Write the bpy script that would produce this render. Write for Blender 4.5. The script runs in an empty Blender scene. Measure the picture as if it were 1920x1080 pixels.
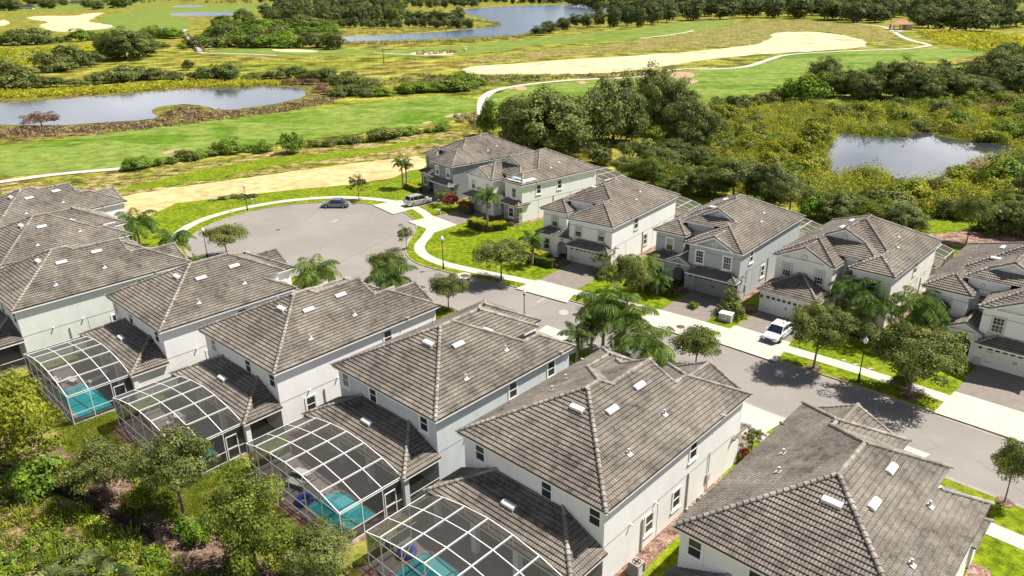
import bpy, math, random
import numpy as np
from mathutils import Matrix, Vector
from mathutils.geometry import tessellate_polygon
R = math.radians
scene = bpy.context.scene
col = scene.collection
rnd = random.Random(7)

# ------------------------------------------------------------------ camera, sky, sun, exposure
CAM_H, FPX = 34.0, 1380.0
PITCH, ROLL = R(22.327), R(0.913)
cp, sp, cr, sr = math.cos(PITCH), math.sin(PITCH), math.cos(ROLL), math.sin(ROLL)
FWD = Vector((0, cp, -sp)); DN = Vector((0, -sp, -cp)); RT = Vector((1, 0, 0))
RT2 = cr*RT + sr*DN; DN2 = -sr*RT + cr*DN
cam = bpy.data.objects.new('camera', bpy.data.cameras.new('camera')); col.objects.link(cam)
M = Matrix.Identity(4)
for i, v in enumerate((RT2, -DN2, -FWD)):
    M[0][i], M[1][i], M[2][i] = v
M.translation = Vector((0, 0, CAM_H)); cam.matrix_world = M
cam.data.sensor_width = 36; cam.data.lens = FPX/1920*36
cam.data.clip_start = .5; cam.data.clip_end = 9000
scene.camera = cam
SUN_AZ, SUN_EL = 75, 56
w = bpy.data.worlds.new('World'); scene.world = w; w.use_nodes = True
nt = w.node_tree; bg = nt.nodes['Background']
sky = nt.nodes.new('ShaderNodeTexSky'); sky.sky_type = 'NISHITA'; sky.sun_disc = False
sky.sun_elevation = R(SUN_EL); sky.sun_rotation = R(SUN_AZ); sky.dust_density = 1.5
tc = nt.nodes.new('ShaderNodeTexCoord'); mp_ = nt.nodes.new('ShaderNodeMapping'); mp_.inputs['Scale'].default_value = (1, 1, 3.2); mp_.inputs['Location'].default_value = (.3, .1, .2)
cn = nt.nodes.new('ShaderNodeTexNoise'); cn.inputs['Scale'].default_value = 2.6; cn.inputs['Detail'].default_value = 6; cn.inputs['Roughness'].default_value = .55
cr_ = nt.nodes.new('ShaderNodeValToRGB'); cr_.color_ramp.elements[0].position = .42; cr_.color_ramp.elements[1].position = .60
cm = nt.nodes.new('ShaderNodeMixRGB'); cm.inputs[2].default_value = (19, 19, 19.5, 1)      # bright clouds low over the horizon
sz = nt.nodes.new('ShaderNodeSeparateXYZ'); nt.links.new(tc.outputs['Generated'], sz.inputs[0])
mr = nt.nodes.new('ShaderNodeMapRange'); mr.inputs['From Min'].default_value = .22; mr.inputs['From Max'].default_value = .6; mr.inputs['To Min'].default_value = 1; mr.inputs['To Max'].default_value = 0; nt.links.new(sz.outputs[2], mr.inputs[0])
mm = nt.nodes.new('ShaderNodeMath'); mm.operation = 'MULTIPLY'; nt.links.new(cr_.outputs[0], mm.inputs[0]); nt.links.new(mr.outputs[0], mm.inputs[1])
nt.links.new(tc.outputs['Generated'], mp_.inputs[0]); nt.links.new(mp_.outputs[0], cn.inputs['Vector']); nt.links.new(cn.outputs['Fac'], cr_.inputs[0])
nt.links.new(mm.outputs[0], cm.inputs[0]); nt.links.new(sky.outputs[0], cm.inputs[1])
nt.links.new(cm.outputs[0], bg.inputs[0]); bg.inputs[1].default_value = .05
sun = bpy.data.objects.new('sun', bpy.data.lights.new('sun', 'SUN')); col.objects.link(sun)
sun.data.energy = 4.9; sun.data.angle = R(.5); sun.data.color = (1, .955, .885)
sd = Vector((math.sin(R(SUN_AZ))*math.cos(R(SUN_EL)), math.cos(R(SUN_AZ))*math.cos(R(SUN_EL)), math.sin(R(SUN_EL))))
sun.rotation_euler = sd.to_track_quat('Z', 'Y').to_euler(); sun.location = (0, 0, 120)
vs = scene.view_settings; vs.view_transform = 'Standard'; vs.look = 'None'; vs.exposure = .78; vs.gamma = 1

# ------------------------------------------------------------------ helpers
def G(x, y, z=0.0):
    """point of the level z that lies under a pixel of the 1920 x 1080 photograph"""
    d = RT2*((x-960)/FPX) + DN2*((y-540)/FPX) + FWD
    t = (z-CAM_H)/d.z
    return Vector((d.x*t, d.y*t, z))
def depth(p): return (Vector(p)-Vector((0, 0, CAM_H))).dot(FWD)
def tag(o, label=None, cat=None, group=None, kind=None):
    if label: o['label'] = label
    if cat: o['category'] = cat
    if group: o['group'] = group
    if kind: o['kind'] = kind
    return o
def empty(name, loc=(0, 0, 0), rz=0):
    o = bpy.data.objects.new(name, None); col.objects.link(o); o.location = loc; o.rotation_euler = (0, 0, rz)
    o.empty_display_size = .3
    return o
def link(name, me, parent=None, loc=(0, 0, 0)):
    o = bpy.data.objects.new(name, me); col.objects.link(o); o.location = loc
    if parent: o.parent = parent
    return o
def copy_tree(o, parent=None):
    c = o.copy(); col.objects.link(c); c.parent = parent
    for ch in o.children: copy_tree(ch, c)
    return c
class MB:
    def __init__(s): s.v = []; s.f = []; s.uv = []
    def poly(s, pts, uvs=None):
        n = len(s.v); s.v += [tuple(p) for p in pts]; s.f.append(tuple(range(n, n+len(pts))))
        s.uv.append(uvs if uvs else [(0, 0)]*len(pts)); return s
    def box(s, x0, x1, y0, y1, z0, z1):
        p = [(x0, y0, z0), (x1, y0, z0), (x1, y1, z0), (x0, y1, z0), (x0, y0, z1), (x1, y0, z1), (x1, y1, z1), (x0, y1, z1)]
        for f in ((3, 2, 1, 0), (4, 5, 6, 7), (0, 1, 5, 4), (1, 2, 6, 5), (2, 3, 7, 6), (3, 0, 4, 7)): s.poly([p[i] for i in f])
        return s
    def beam(s, a, b, w=.05, h=None, up=(0, 0, 1)):
        a, b = Vector(a), Vector(b); d = (b-a)
        if d.length < 1e-6: return s
        d.normalize(); u = Vector(up)
        if abs(d.dot(u)) > .98: u = Vector((1, 0, 0))
        x = d.cross(u).normalized(); y = x.cross(d).normalized(); h = h or w
        c = [(-1, -1), (1, -1), (1, 1), (-1, 1)]
        A = [a+x*i*w/2+y*j*h/2 for i, j in c]; B = [b+x*i*w/2+y*j*h/2 for i, j in c]
        for i in range(4): s.poly([A[i], A[(i+1) % 4], B[(i+1) % 4], B[i]])
        s.poly(A[::-1]); s.poly(B); return s
    def tube(s, pts, rad, n=6, cap=True):
        rings = []
        for i, p in enumerate(pts):
            p = Vector(p); d = (Vector(pts[min(i+1, len(pts)-1)])-Vector(pts[max(i-1, 0)])).normalized()
            u = Vector((1, 0, 0)) if abs(d.x) < .9 else Vector((0, 1, 0))
            x = d.cross(u).normalized(); y = d.cross(x)
            r = rad[i] if isinstance(rad, (list, tuple)) else rad
            rings.append([p+x*math.cos(2*math.pi*k/n)*r+y*math.sin(2*math.pi*k/n)*r for k in range(n)])
        for a, b in zip(rings, rings[1:]):
            for k in range(n): s.poly([a[k], b[k], b[(k+1) % n], a[(k+1) % n]])
        if cap: s.poly(rings[-1]); s.poly(rings[0][::-1])
        return s
    def lathe(s, prof, n=12, c=(0, 0)):
        rings = [[(c[0]+r*math.cos(2*math.pi*k/n), c[1]+r*math.sin(2*math.pi*k/n), z) for k in range(n)] for r, z in prof]
        for a, b in zip(rings, rings[1:]):
            for k in range(n): s.poly([a[k], a[(k+1) % n], b[(k+1) % n], b[k]])
        s.poly(rings[-1]); return s
    def mesh(s, name, mat, smooth=False, weld=False):
        me = bpy.data.meshes.new(name)
        if s.v:
            nl = sum(len(f) for f in s.f)
            me.vertices.add(len(s.v)); me.vertices.foreach_set('co', np.array(s.v, np.float32).ravel())
            me.loops.add(nl); me.polygons.add(len(s.f))
            tot = np.array([len(f) for f in s.f], np.int32)
            me.polygons.foreach_set('loop_start', np.concatenate(([0], np.cumsum(tot)[:-1])).astype(np.int32))
            me.loops.foreach_set('vertex_index', np.fromiter((i for f in s.f for i in f), np.int32, nl))
            ul = me.uv_layers.new(name='UVMap')
            ul.data.foreach_set('uv', np.fromiter((c for u in s.uv for q in u for c in q), np.float32, nl*2))
            me.update(calc_edges=True); me.validate()
            if smooth: me.polygons.foreach_set('use_smooth', [True]*len(me.polygons))
        me.materials.append(mat)
        return me
    def build(s, name, mat, parent=None, smooth=False, loc=(0, 0, 0)): return link(name, s.mesh(name, mat, smooth), parent, loc)

# ------------------------------------------------------------------ materials
def mat(name, c=(.5, .5, .5), rough=.8, metal=0, spec=.3):
    m = bpy.data.materials.new(name); m.use_nodes = True
    b = m.node_tree.nodes['Principled BSDF']
    b.inputs['Base Color'].default_value = (*c, 1); b.inputs['Roughness'].default_value = rough
    b.inputs['Metallic'].default_value = metal; b.inputs['Specular IOR Level'].default_value = spec
    return m
class NT:
    def __init__(s, m): s.m = m; s.t = m.node_tree; s.b = s.t.nodes['Principled BSDF']
    def n(s, typ, **k):
        x = s.t.nodes.new('ShaderNode'+typ)
        for a, v in k.items():
            if a[0] == '_': x.inputs[a[1:].replace('_', ' ')].default_value = v
            else: setattr(x, a, v)
        return x
    def l(s, a, b): s.t.links.new(a, b)
    def pos(s, scale=(1, 1, 1), kind='Position'):
        g = s.n('NewGeometry') if kind == 'Position' else s.n('TexCoord')
        mp = s.n('Mapping'); mp.inputs['Scale'].default_value = scale
        s.l(g.outputs['Position' if kind == 'Position' else kind], mp.inputs[0]); return mp.outputs[0]
    def noise(s, vec, scale, detail=4, rough=.55, dist=0):
        x = s.n('TexNoise', _Scale=scale, _Detail=detail, _Roughness=rough, _Distortion=dist); s.l(vec, x.inputs['Vector']); return x.outputs['Fac']
    def ramp(s, fac, stops):
        r = s.n('ValToRGB'); e = r.color_ramp.elements
        while len(e) < len(stops): e.new(.5)
        for i, (p, c) in enumerate(stops): e[i].position = p; e[i].color = (*c, 1) if len(c) == 3 else c
        s.l(fac, r.inputs[0]); return r.outputs[0]
    def mix(s, fac, a, b, mode='MIX'):
        x = s.n('MixRGB', blend_type=mode)
        for i, v in ((0, fac), (1, a), (2, b)):
            if isinstance(v, (int, float)): x.inputs[i].default_value = v
            elif isinstance(v, tuple): x.inputs[i].default_value = (*v, 1)
            else: s.l(v, x.inputs[i])
        return x.outputs[0]
    def math(s, op, a, b=0.0):
        x = s.n('Math', operation=op)
        for i, v in ((0, a), (1, b)):
            if isinstance(v, (int, float)): x.inputs[i].default_value = v
            else: s.l(v, x.inputs[i])
        return x.outputs[0]
    def bump(s, h, strength=.4, dist=.05):
        b = s.n('Bump', _Strength=strength, _Distance=dist); s.l(h, b.inputs['Height']); s.l(b.outputs[0], s.b.inputs['Normal'])
    def color(s, c): s.l(c, s.b.inputs['Base Color'])
def ground_mat(name, stops, s1, s2=None, fine=6.0, finec=.25, stretch=(1, 1, 1), bump=.2, bd=.04, detail=6, rot=0):
    m = mat(name, rough=.95, spec=.1); t = NT(m); p = t.pos(stretch)
    if rot:
        mp = t.n('Mapping'); mp.inputs['Rotation'].default_value = (0, 0, rot)
        g = t.n('NewGeometry'); t.l(g.outputs['Position'], mp.inputs[0]); mp2 = t.n('Mapping'); mp2.inputs['Scale'].default_value = stretch
        t.l(mp.outputs[0], mp2.inputs[0]); p = mp2.outputs[0]
    c = t.ramp(t.noise(p, s1, detail, .6, .4), stops)
    f = t.noise(t.pos(), fine, 3, .6)
    c = t.mix(finec, c, t.ramp(f, [(.3, (0, 0, 0)), (.7, (1, 1, 1))]), 'SOFT_LIGHT')
    if s2:
        c = t.mix(finec*1.2, c, t.ramp(t.noise(t.pos(), s2, 4, .6), [(.35, (0, 0, 0)), (.65, (1, 1, 1))]), 'SOFT_LIGHT')
    t.color(c); t.bump(f, bump, bd); return m
MT = {}
MT['rough'] = ground_mat('rough_grass', [(.28, (.085, .11, .010)), (.42, (.155, .165, .016)), (.52, (.20, .19, .026)), (.62, (.175, .145, .026)), (.72, (.24, .20, .055)), (.82, (.15, .13, .03))], .012, .09, .7, .75, bump=.6, bd=.3, stretch=(1, 1.6, 1))
MT['fair'] = ground_mat('fairway_grass', [(.3, (.085, .145, .008)), (.40, (.115, .185, .016)), (.44, (.165, .215, .04)), (.54, (.155, .21, .034)), (.565, (.095, .165, .012)), (.66, (.08, .15, .008)), (.69, (.145, .205, .03))], .022, .3, 3, .3, stretch=(1, 1.5, 1), bump=.15)
MT['fair2'] = ground_mat('fairway_grass_pale', [(.3, (.10, .165, .014)), (.5, (.155, .20, .035)), (.7, (.12, .18, .02))], .02, .1, 3, .25, stretch=(1, 1.3, 1), bump=.15)
MT['lawn'] = ground_mat('front_lawn', [(.3, (.085, .130, .003)), (.5, (.135, .182, .005)), (.64, (.175, .205, .010)), (.8, (.235, .22, .03))], .35, 1.6, 9, .45, bump=.35, bd=.02)
MT['back'] = ground_mat('back_lawn', [(.3, (.105, .135, .012)), (.48, (.165, .175, .028)), (.6, (.235, .20, .06)), (.75, (.31, .235, .11))], .25, 1.0, 9, .55, bump=.6, bd=.05)
MT['scrub'] = ground_mat('scrub_soil', [(.3, (.06, .09, .01)), (.42, (.12, .13, .02)), (.5, (.23, .165, .08)), (.6, (.33, .23, .145)), (.75, (.20, .13, .08))], .3, 1.3, 7, .7, bump=1, bd=.15)
MT['verge'] = ground_mat('patchy_verge', [(.3, (.075, .115, .008)), (.43, (.125, .135, .015)), (.52, (.20, .165, .045)), (.62, (.30, .24, .10)), (.72, (.14, .12, .025)), (.82, (.09, .12, .01))], .10, .5, 2.2, .7, stretch=(1, 2.2, 1), bump=.9, bd=.15)
MT['sand'] = ground_mat('sand_track', [(.3, (.44, .305, .135)), (.5, (.52, .375, .18)), (.75, (.57, .435, .23))], .05, .5, 4, .3, stretch=(1, 3, 1), bump=.3, bd=.05)
MT['waste'] = ground_mat('waste_sand', [(.30, (.20, .16, .045)), (.35, (.33, .26, .11)), (.40, (.47, .385, .215)), (.55, (.54, .46, .30)), (.67, (.48, .37, .19)), (.73, (.26, .21, .07))], .05, .4, 2, .35, stretch=(1, 2, 1), bump=.3)
MT['bunker'] = ground_mat('bunker_sand', [(.3, (.33, .22, .13)), (.7, (.40, .29, .18))], .3, None, 4, .2)
MT['wetg'] = ground_mat('wetland_floor', [(.3, (.03, .04, .012)), (.5, (.08, .085, .012)), (.7, (.15, .145, .02))], .12, .6, 3, .6, bump=1, bd=.2)
MT['bank'] = ground_mat('pond_bank', [(.3, (.09, .105, .01)), (.45, (.15, .15, .02)), (.55, (.13, .085, .04)), (.68, (.19, .145, .055)), (.8, (.10, .11, .015))], .05, .4, 2, .7, stretch=(1, 2, 1), bump=1, bd=.2)
MT['mulch'] = ground_mat('mulch', [(.3, (.12, .065, .045)), (.5, (.24, .145, .105)), (.7, (.42, .31, .25))], 5, 1.0, 14, .6, bump=1, bd=.05)
MT['mulchd'] = ground_mat('dark_mulch', [(.3, (.07, .045, .03)), (.5, (.16, .10, .07)), (.7, (.30, .22, .16))], 5, 1.0, 14, .6, bump=1, bd=.05)
def asphalt():
    m = mat('asphalt', rough=.92, spec=.2); t = NT(m); p = t.pos()
    c = t.ramp(t.noise(p, .12, 5, .6), [(.3, (.215, .196, .173)), (.55, (.245, .224, .198)), (.75, (.268, .247, .22))])
    c = t.mix(.3, c, t.ramp(t.noise(p, 22, 3, .7), [(.35, (.2, .2, .2)), (.65, (.8, .8, .8))]), 'SOFT_LIGHT')
    v = t.n('TexVoronoi', feature='DISTANCE_TO_EDGE', _Scale=.075); t.l(t.mix(.12, p, t.noise(p, .5, 4, .7)), v.inputs['Vector'])
    k = t.ramp(v.outputs[0], [(0, (1, 1, 1)), (.0022, (0, 0, 0))])
    c = t.mix(t.math('MULTIPLY', k, .4), c, (.12, .105, .095))
    st = t.ramp(t.noise(p, .5, 2, .5), [(.70, (0, 0, 0)), (.78, (1, 1, 1))])
    c = t.mix(t.math('MULTIPLY', st, .34), c, (.2, .18, .165))
    lt = t.ramp(t.noise(t.pos((1, 2.4, 1)), .23, 3, .5), [(.62, (0, 0, 0)), (.72, (1, 1, 1))])
    c = t.mix(t.math('MULTIPLY', lt, .34), c, (.31, .285, .255))
    t.color(c); t.bump(t.noise(p, 22, 3, .7), .25, .01); return m
MT['asphalt'] = asphalt()
def concrete(name, c0, c1, joint=None):
    m = mat(name, rough=.85, spec=.2); t = NT(m); p = t.pos()
    c = t.ramp(t.noise(p, .7, 5, .65), [(.3, c0), (.7, c1)])
    c = t.mix(.18, c, t.ramp(t.noise(p, 12, 3, .6), [(.3, (0, 0, 0)), (.7, (1, 1, 1))]), 'SOFT_LIGHT')
    if joint:
        u = t.n('UVMap'); s = t.n('SeparateXYZ'); t.l(u.outputs[0], s.inputs[0])
        f = t.math('FRACT', t.math('DIVIDE', s.outputs[0], joint))
        c = t.mix(t.math('MULTIPLY', t.math('LESS_THAN', f, .022), .55), c, (.2, .17, .13))
    t.color(c); return m
MT['conc'] = concrete('concrete', (.44, .40, .335), (.52, .48, .41), 1.5)
MT['apron'] = concrete('concrete_apron', (.42, .385, .325), (.50, .46, .395))
MT['kerb'] = concrete('kerb_concrete', (.25, .21, .17), (.34, .30, .25), 3.0)
def pavers(name, cs, sc=4.5):
    m = mat(name, rough=.85, spec=.2); t = NT(m); p = t.pos((1, 1, 1), 'Object')
    br = t.n('TexBrick', _Scale=sc, _Color1=(*cs[0], 1), _Color2=(*cs[1], 1), _Mortar=(*[x*.5 for x in cs[0]], 1)); br.inputs['Mortar Size'].default_value = .025
    t.l(p, br.inputs['Vector'])
    c = t.mix(.5, br.outputs[0], t.ramp(t.noise(p, 1.3, 5, .7), [(.3, cs[2]), (.7, cs[3])]))
    t.color(c); t.bump(br.outputs['Fac'], -.3, .01); return m
MT['paver'] = pavers('driveway_pavers', [(.20, .168, .145), (.27, .225, .19), (.165, .14, .12), (.29, .25, .215)])
MT['deckp'] = pavers('lanai_pavers', [(.22, .185, .168), (.31, .262, .238), (.16, .138, .13), (.37, .315, .285)], 3.2)
MT['deckl'] = pavers('lanai_pavers_pale', [(.29, .235, .19), (.34, .28, .23), (.26, .205, .17), (.38, .32, .27)], 3.2)
def tile(name, base, dark, light, stain=.5, off=0):
    m = mat(name, rough=.85, spec=.25); t = NT(m)
    u = t.n('UVMap'); s = t.n('SeparateXYZ'); t.l(u.outputs[0], s.inputs[0])
    cb = t.n('CombineXYZ'); t.l(t.math('FLOOR', s.outputs[0]), cb.inputs[0]); t.l(t.math('FLOOR', t.math('ADD', s.outputs[1], .001)), cb.inputs[1])
    wn = t.n('TexWhiteNoise', noise_dimensions='3D'); t.l(cb.outputs[0], wn.inputs['Vector'])
    c = t.ramp(wn.outputs['Value'], [(0, tuple(x*.80 for x in base)), (.5, base), (1, tuple(x*1.15 for x in base))])
    p = t.pos()
    blot = t.ramp(t.math('ADD', t.math('MULTIPLY', t.noise(p, .62, 6, .75, .3), .6), t.math('MULTIPLY', t.noise(p, .13, 3, .6), .4)), [(.42, (0, 0, 0)), (.56, (1, 1, 1))])
    wb = t.math('MULTIPLY', blot, t.math('ADD', t.math('MULTIPLY', wn.outputs['Value'], .7), .35))
    c = t.mix(t.math('MULTIPLY', wb, stain), c, dark)
    lt = t.ramp(t.noise(p, 1.6, 5, .75, .6), [(.52, (0, 0, 0)), (.72, (1, 1, 1))])
    c = t.mix(t.math('MULTIPLY', lt, .45), c, light)
    g = t.ramp(t.noise(p, 9, 4, .7), [(.35, (0, 0, 0)), (.65, (1, 1, 1))])
    c = t.mix(.35, c, g, 'SOFT_LIGHT')
    # course shadow, painted as a darker lower end on every tile
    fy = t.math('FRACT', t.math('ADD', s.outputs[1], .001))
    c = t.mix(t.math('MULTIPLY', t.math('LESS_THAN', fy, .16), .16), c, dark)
    fx = t.math('FRACT', t.math('ADD', t.math('MULTIPLY', s.outputs[0], 2), .22))      # darker pans between the humps
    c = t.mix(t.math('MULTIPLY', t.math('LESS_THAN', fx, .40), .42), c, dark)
    c = t.mix(t.math('MULTIPLY', t.math('LESS_THAN', fy, .012), .85), c, (.02, .016, .012))  # shade of the gap under each course, painted near-black on the risers
    t.color(c); t.bump(t.noise(p, 30, 3, .7), .3, .01); return m
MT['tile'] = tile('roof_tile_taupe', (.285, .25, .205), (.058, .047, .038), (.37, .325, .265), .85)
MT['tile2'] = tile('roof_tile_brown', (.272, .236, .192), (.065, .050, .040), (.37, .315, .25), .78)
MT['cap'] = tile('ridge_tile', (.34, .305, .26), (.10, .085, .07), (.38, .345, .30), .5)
def stucco(name, c, dirt=.15):
    dirt += .12
    m = mat(name, rough=.9, spec=.2); t = NT(m); p = t.pos()
    d = t.ramp(t.noise(t.pos((1, 1, .35)), .9, 6, .7), [(.45, (0, 0, 0)), (.8, (1, 1, 1))])
    cc = t.mix(t.math('MULTIPLY', d, dirt), c, tuple(x*.62 for x in c))
    t.color(cc); t.bump(t.noise(p, 40, 3, .7), .2, .01); return m
MT['white'] = stucco('stucco_white', (.79, .775, .745)); MT['cream'] = stucco('stucco_cream', (.76, .735, .68), .25)
MT['blue'] = stucco('stucco_pale_blue', (.56, .60, .60), .3); MT['grey'] = stucco('stucco_grey', (.255, .275, .285), .2)
MT['bluegrey'] = stucco('stucco_blue_grey', (.43, .455, .455), .2); MT['palegreen'] = stucco('stucco_pale_green', (.66, .685, .63), .3)
MT['trim'] = mat('white_trim', (.80, .78, .74), .6); MT['trimg'] = mat('taupe_trim', (.52, .49, .44), .7)
MT['groove'] = mat('groove_grey', (.20, .20, .19), .9); MT['metalw'] = mat('white_aluminium', (.66, .65, .62), .5, 0, .4)
MT['glass'] = mat('window_glass', (.03, .035, .035), .12, 0, .6); MT['blind'] = mat('window_blind', (.42, .42, .38), .5)
MT['black'] = mat('black_metal', (.018, .018, .018), .45); MT['globe'] = mat('frosted_globe', (.85, .85, .83), .25)
MT['door'] = mat('garage_door_white', (.76, .745, .71), .55); MT['doorg'] = mat('garage_door_grey', (.30, .315, .325), .55)
MT['dark'] = mat('dark_door', (.05, .035, .03), .6); MT['grey_m'] = mat('grey_metal', (.45, .45, .43), .5)
def stone():
    m = mat('stone_veneer', rough=.9); t = NT(m); v = t.n('TexVoronoi', _Scale=3.2); t.l(t.pos((1, 1, 1.9)), v.inputs['Vector'])
    t.color(t.ramp(v.outputs['Color'], [(.1, (.16, .13, .11)), (.4, (.34, .29, .24)), (.7, (.50, .45, .39)), (.95, (.22, .17, .14))])); return m
MT['stone'] = stone()
def screen():
    m = bpy.data.materials.new('insect_screen'); m.use_nodes = True; t = m.node_tree
    for n in list(t.nodes): t.nodes.remove(n)
    o = t.nodes.new('ShaderNodeOutputMaterial'); mx = t.nodes.new('ShaderNodeMixShader'); tr = t.nodes.new('ShaderNodeBsdfTransparent')
    d = t.nodes.new('ShaderNodeBsdfDiffuse'); d.inputs[0].default_value = (.075, .07, .065, 1); mx.inputs[0].default_value = .40; lw = t.nodes.new('ShaderNodeLayerWeight'); lw.inputs[0].default_value = .5; rm = t.nodes.new('ShaderNodeMapRange'); rm.inputs['To Min'].default_value = .21; rm.inputs['To Max'].default_value = .95; t.links.new(lw.outputs['Facing'], rm.inputs[0]); t.links.new(rm.outputs[0], mx.inputs[0])
    t.links.new(tr.outputs[0], mx.inputs[1]); t.links.new(d.outputs[0], mx.inputs[2]); t.links.new(mx.outputs[0], o.inputs[0]); return m
MT['screen'] = screen()
def water(name, c, rough=.05, bs=.9, bst=.18, spec=.5):
    m = mat(name, c, rough, 0, spec); t = NT(m)
    n = t.noise(t.pos((1, 2.2, 1)), bs, 2, .5); t.bump(n, bst, .12)
    cc = t.ramp(t.noise(t.pos(), .02, 3), [(.3, c), (.7, tuple(x*1.5 for x in c))]); t.color(cc); return m
MT['pond'] = water('pond_water', (.045, .055, .075), .10, .35, .10)
MT['lake'] = water('lake_water', (.07, .095, .14), .2, .2, .12)
MT['marsh'] = water('marsh_water', (.03, .035, .045), .05, .12, .05)
def poolw():
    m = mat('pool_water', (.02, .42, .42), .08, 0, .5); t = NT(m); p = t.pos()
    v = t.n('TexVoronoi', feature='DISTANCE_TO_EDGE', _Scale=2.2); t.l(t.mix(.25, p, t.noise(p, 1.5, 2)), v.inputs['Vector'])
    t.color(t.ramp(v.outputs[0], [(0, (.03, .36, .37)), (.10, (.012, .27, .30)), (.4, (.010, .24, .275))])); t.bump(t.noise(p, 3, 2), .15, .05); return m  # caustic light lines painted into the water colour
MT['pool'] = poolw(); MT['pools'] = mat('pool_shelf', (.06, .40, .42), .2)
def leafmat(name, a, b, c=None, trans=.3):
    m = bpy.data.materials.new(name); m.use_nodes = True; m.node_tree.nodes.remove(m.node_tree.nodes['Principled BSDF'])
    t = NT.__new__(NT); t.m = m; t.t = m.node_tree
    o = [n for n in t.t.nodes if n.type == 'OUTPUT_MATERIAL'][0]
    at = t.n('Attribute', attribute_name='tint'); oi = t.n('ObjectInfo')
    f = t.math('ADD', at.outputs['Fac'], t.math('MULTIPLY', t.math('SUBTRACT', oi.outputs['Random'], .5), .22))
    cc = t.ramp(f, [(.1, a), (.55, b), (.95, c or b)])
    d = t.n('BsdfDiffuse'); tr = t.n('BsdfTranslucent'); mx = t.n('MixShader'); mx.inputs[0].default_value = trans
    t.l(cc, d.inputs[0]); t.l(cc, tr.inputs[0]); t.l(d.outputs[0], mx.inputs[1]); t.l(tr.outputs[0], mx.inputs[2])
    gl = t.n('BsdfGlossy'); gl.inputs['Roughness'].default_value = .55; gl.inputs[0].default_value = (.8, .9, .7, 1)
    m2 = t.n('MixShader'); m2.inputs[0].default_value = .02; t.l(mx.outputs[0], m2.inputs[1]); t.l(gl.outputs[0], m2.inputs[2])
    t.l(m2.outputs[0], o.inputs[0]); return m
LM = dict(
    street=leafmat('leaves_street_oak', (.055, .074, .014), (.155, .182, .034), (.31, .315, .08)),
    dark=leafmat('leaves_dark_oak', (.055, .075, .018), (.125, .155, .035), (.23, .26, .07)),
    far=leafmat('leaves_far_wood', (.050, .068, .020), (.10, .125, .034), (.19, .21, .06)),
    green=leafmat('leaves_bright_green', (.06, .12, .010), (.135, .225, .018), (.27, .36, .03)),
    yellow=leafmat('leaves_yellow_green', (.080, .110, .007), (.20, .225, .012), (.37, .36, .025)),
    mid=leafmat('leaves_mid_green', (.040, .068, .008), (.125, .168, .018), (.28, .31, .045)),
    marsh=leafmat('leaves_marsh', (.16, .185, .010), (.42, .41, .018), (.60, .54, .05), .42),
    olive=leafmat('leaves_olive', (.055, .072, .016), (.145, .168, .036), (.29, .30, .08)),
    hedge=leafmat('leaves_hedge', (.06, .10, .008), (.10, .15, .01), (.15, .19, .012)),
    gold=leafmat('leaves_golden_hedge', (.25, .29, .004), (.45, .44, .006), (.62, .55, .01)),
    palm=leafmat('leaves_palm', (.045, .085, .010), (.10, .17, .022), (.24, .30, .055)),
    sabal=leafmat('leaves_sabal', (.045, .07, .02), (.10, .13, .04), (.24, .26, .10)),
    red=leafmat('leaves_croton_red', (.12, .02, .012), (.36, .05, .02), (.55, .16, .03)),
    brown=leafmat('twigs_red_brown', (.10, .055, .035), (.19, .105, .07), (.30, .17, .12)),
    tan=leafmat('leaves_dry_tan', (.17, .13, .06), (.34, .27, .12), (.50, .42, .20)),
    grass=leafmat('blades_grass', (.09, .13, .01), (.21, .27, .02), (.38, .42, .05)),
    reed=leafmat('blades_reed', (.13, .13, .035), (.24, .22, .07), (.36, .32, .13)))
MT['bark'] = mat('bark', (.15, .115, .085), .95); MT['barkp'] = mat('palm_bark', (.30, .235, .175), .95); MT['barkd'] = mat('dark_bark', (.055, .042, .034), .95)

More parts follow.
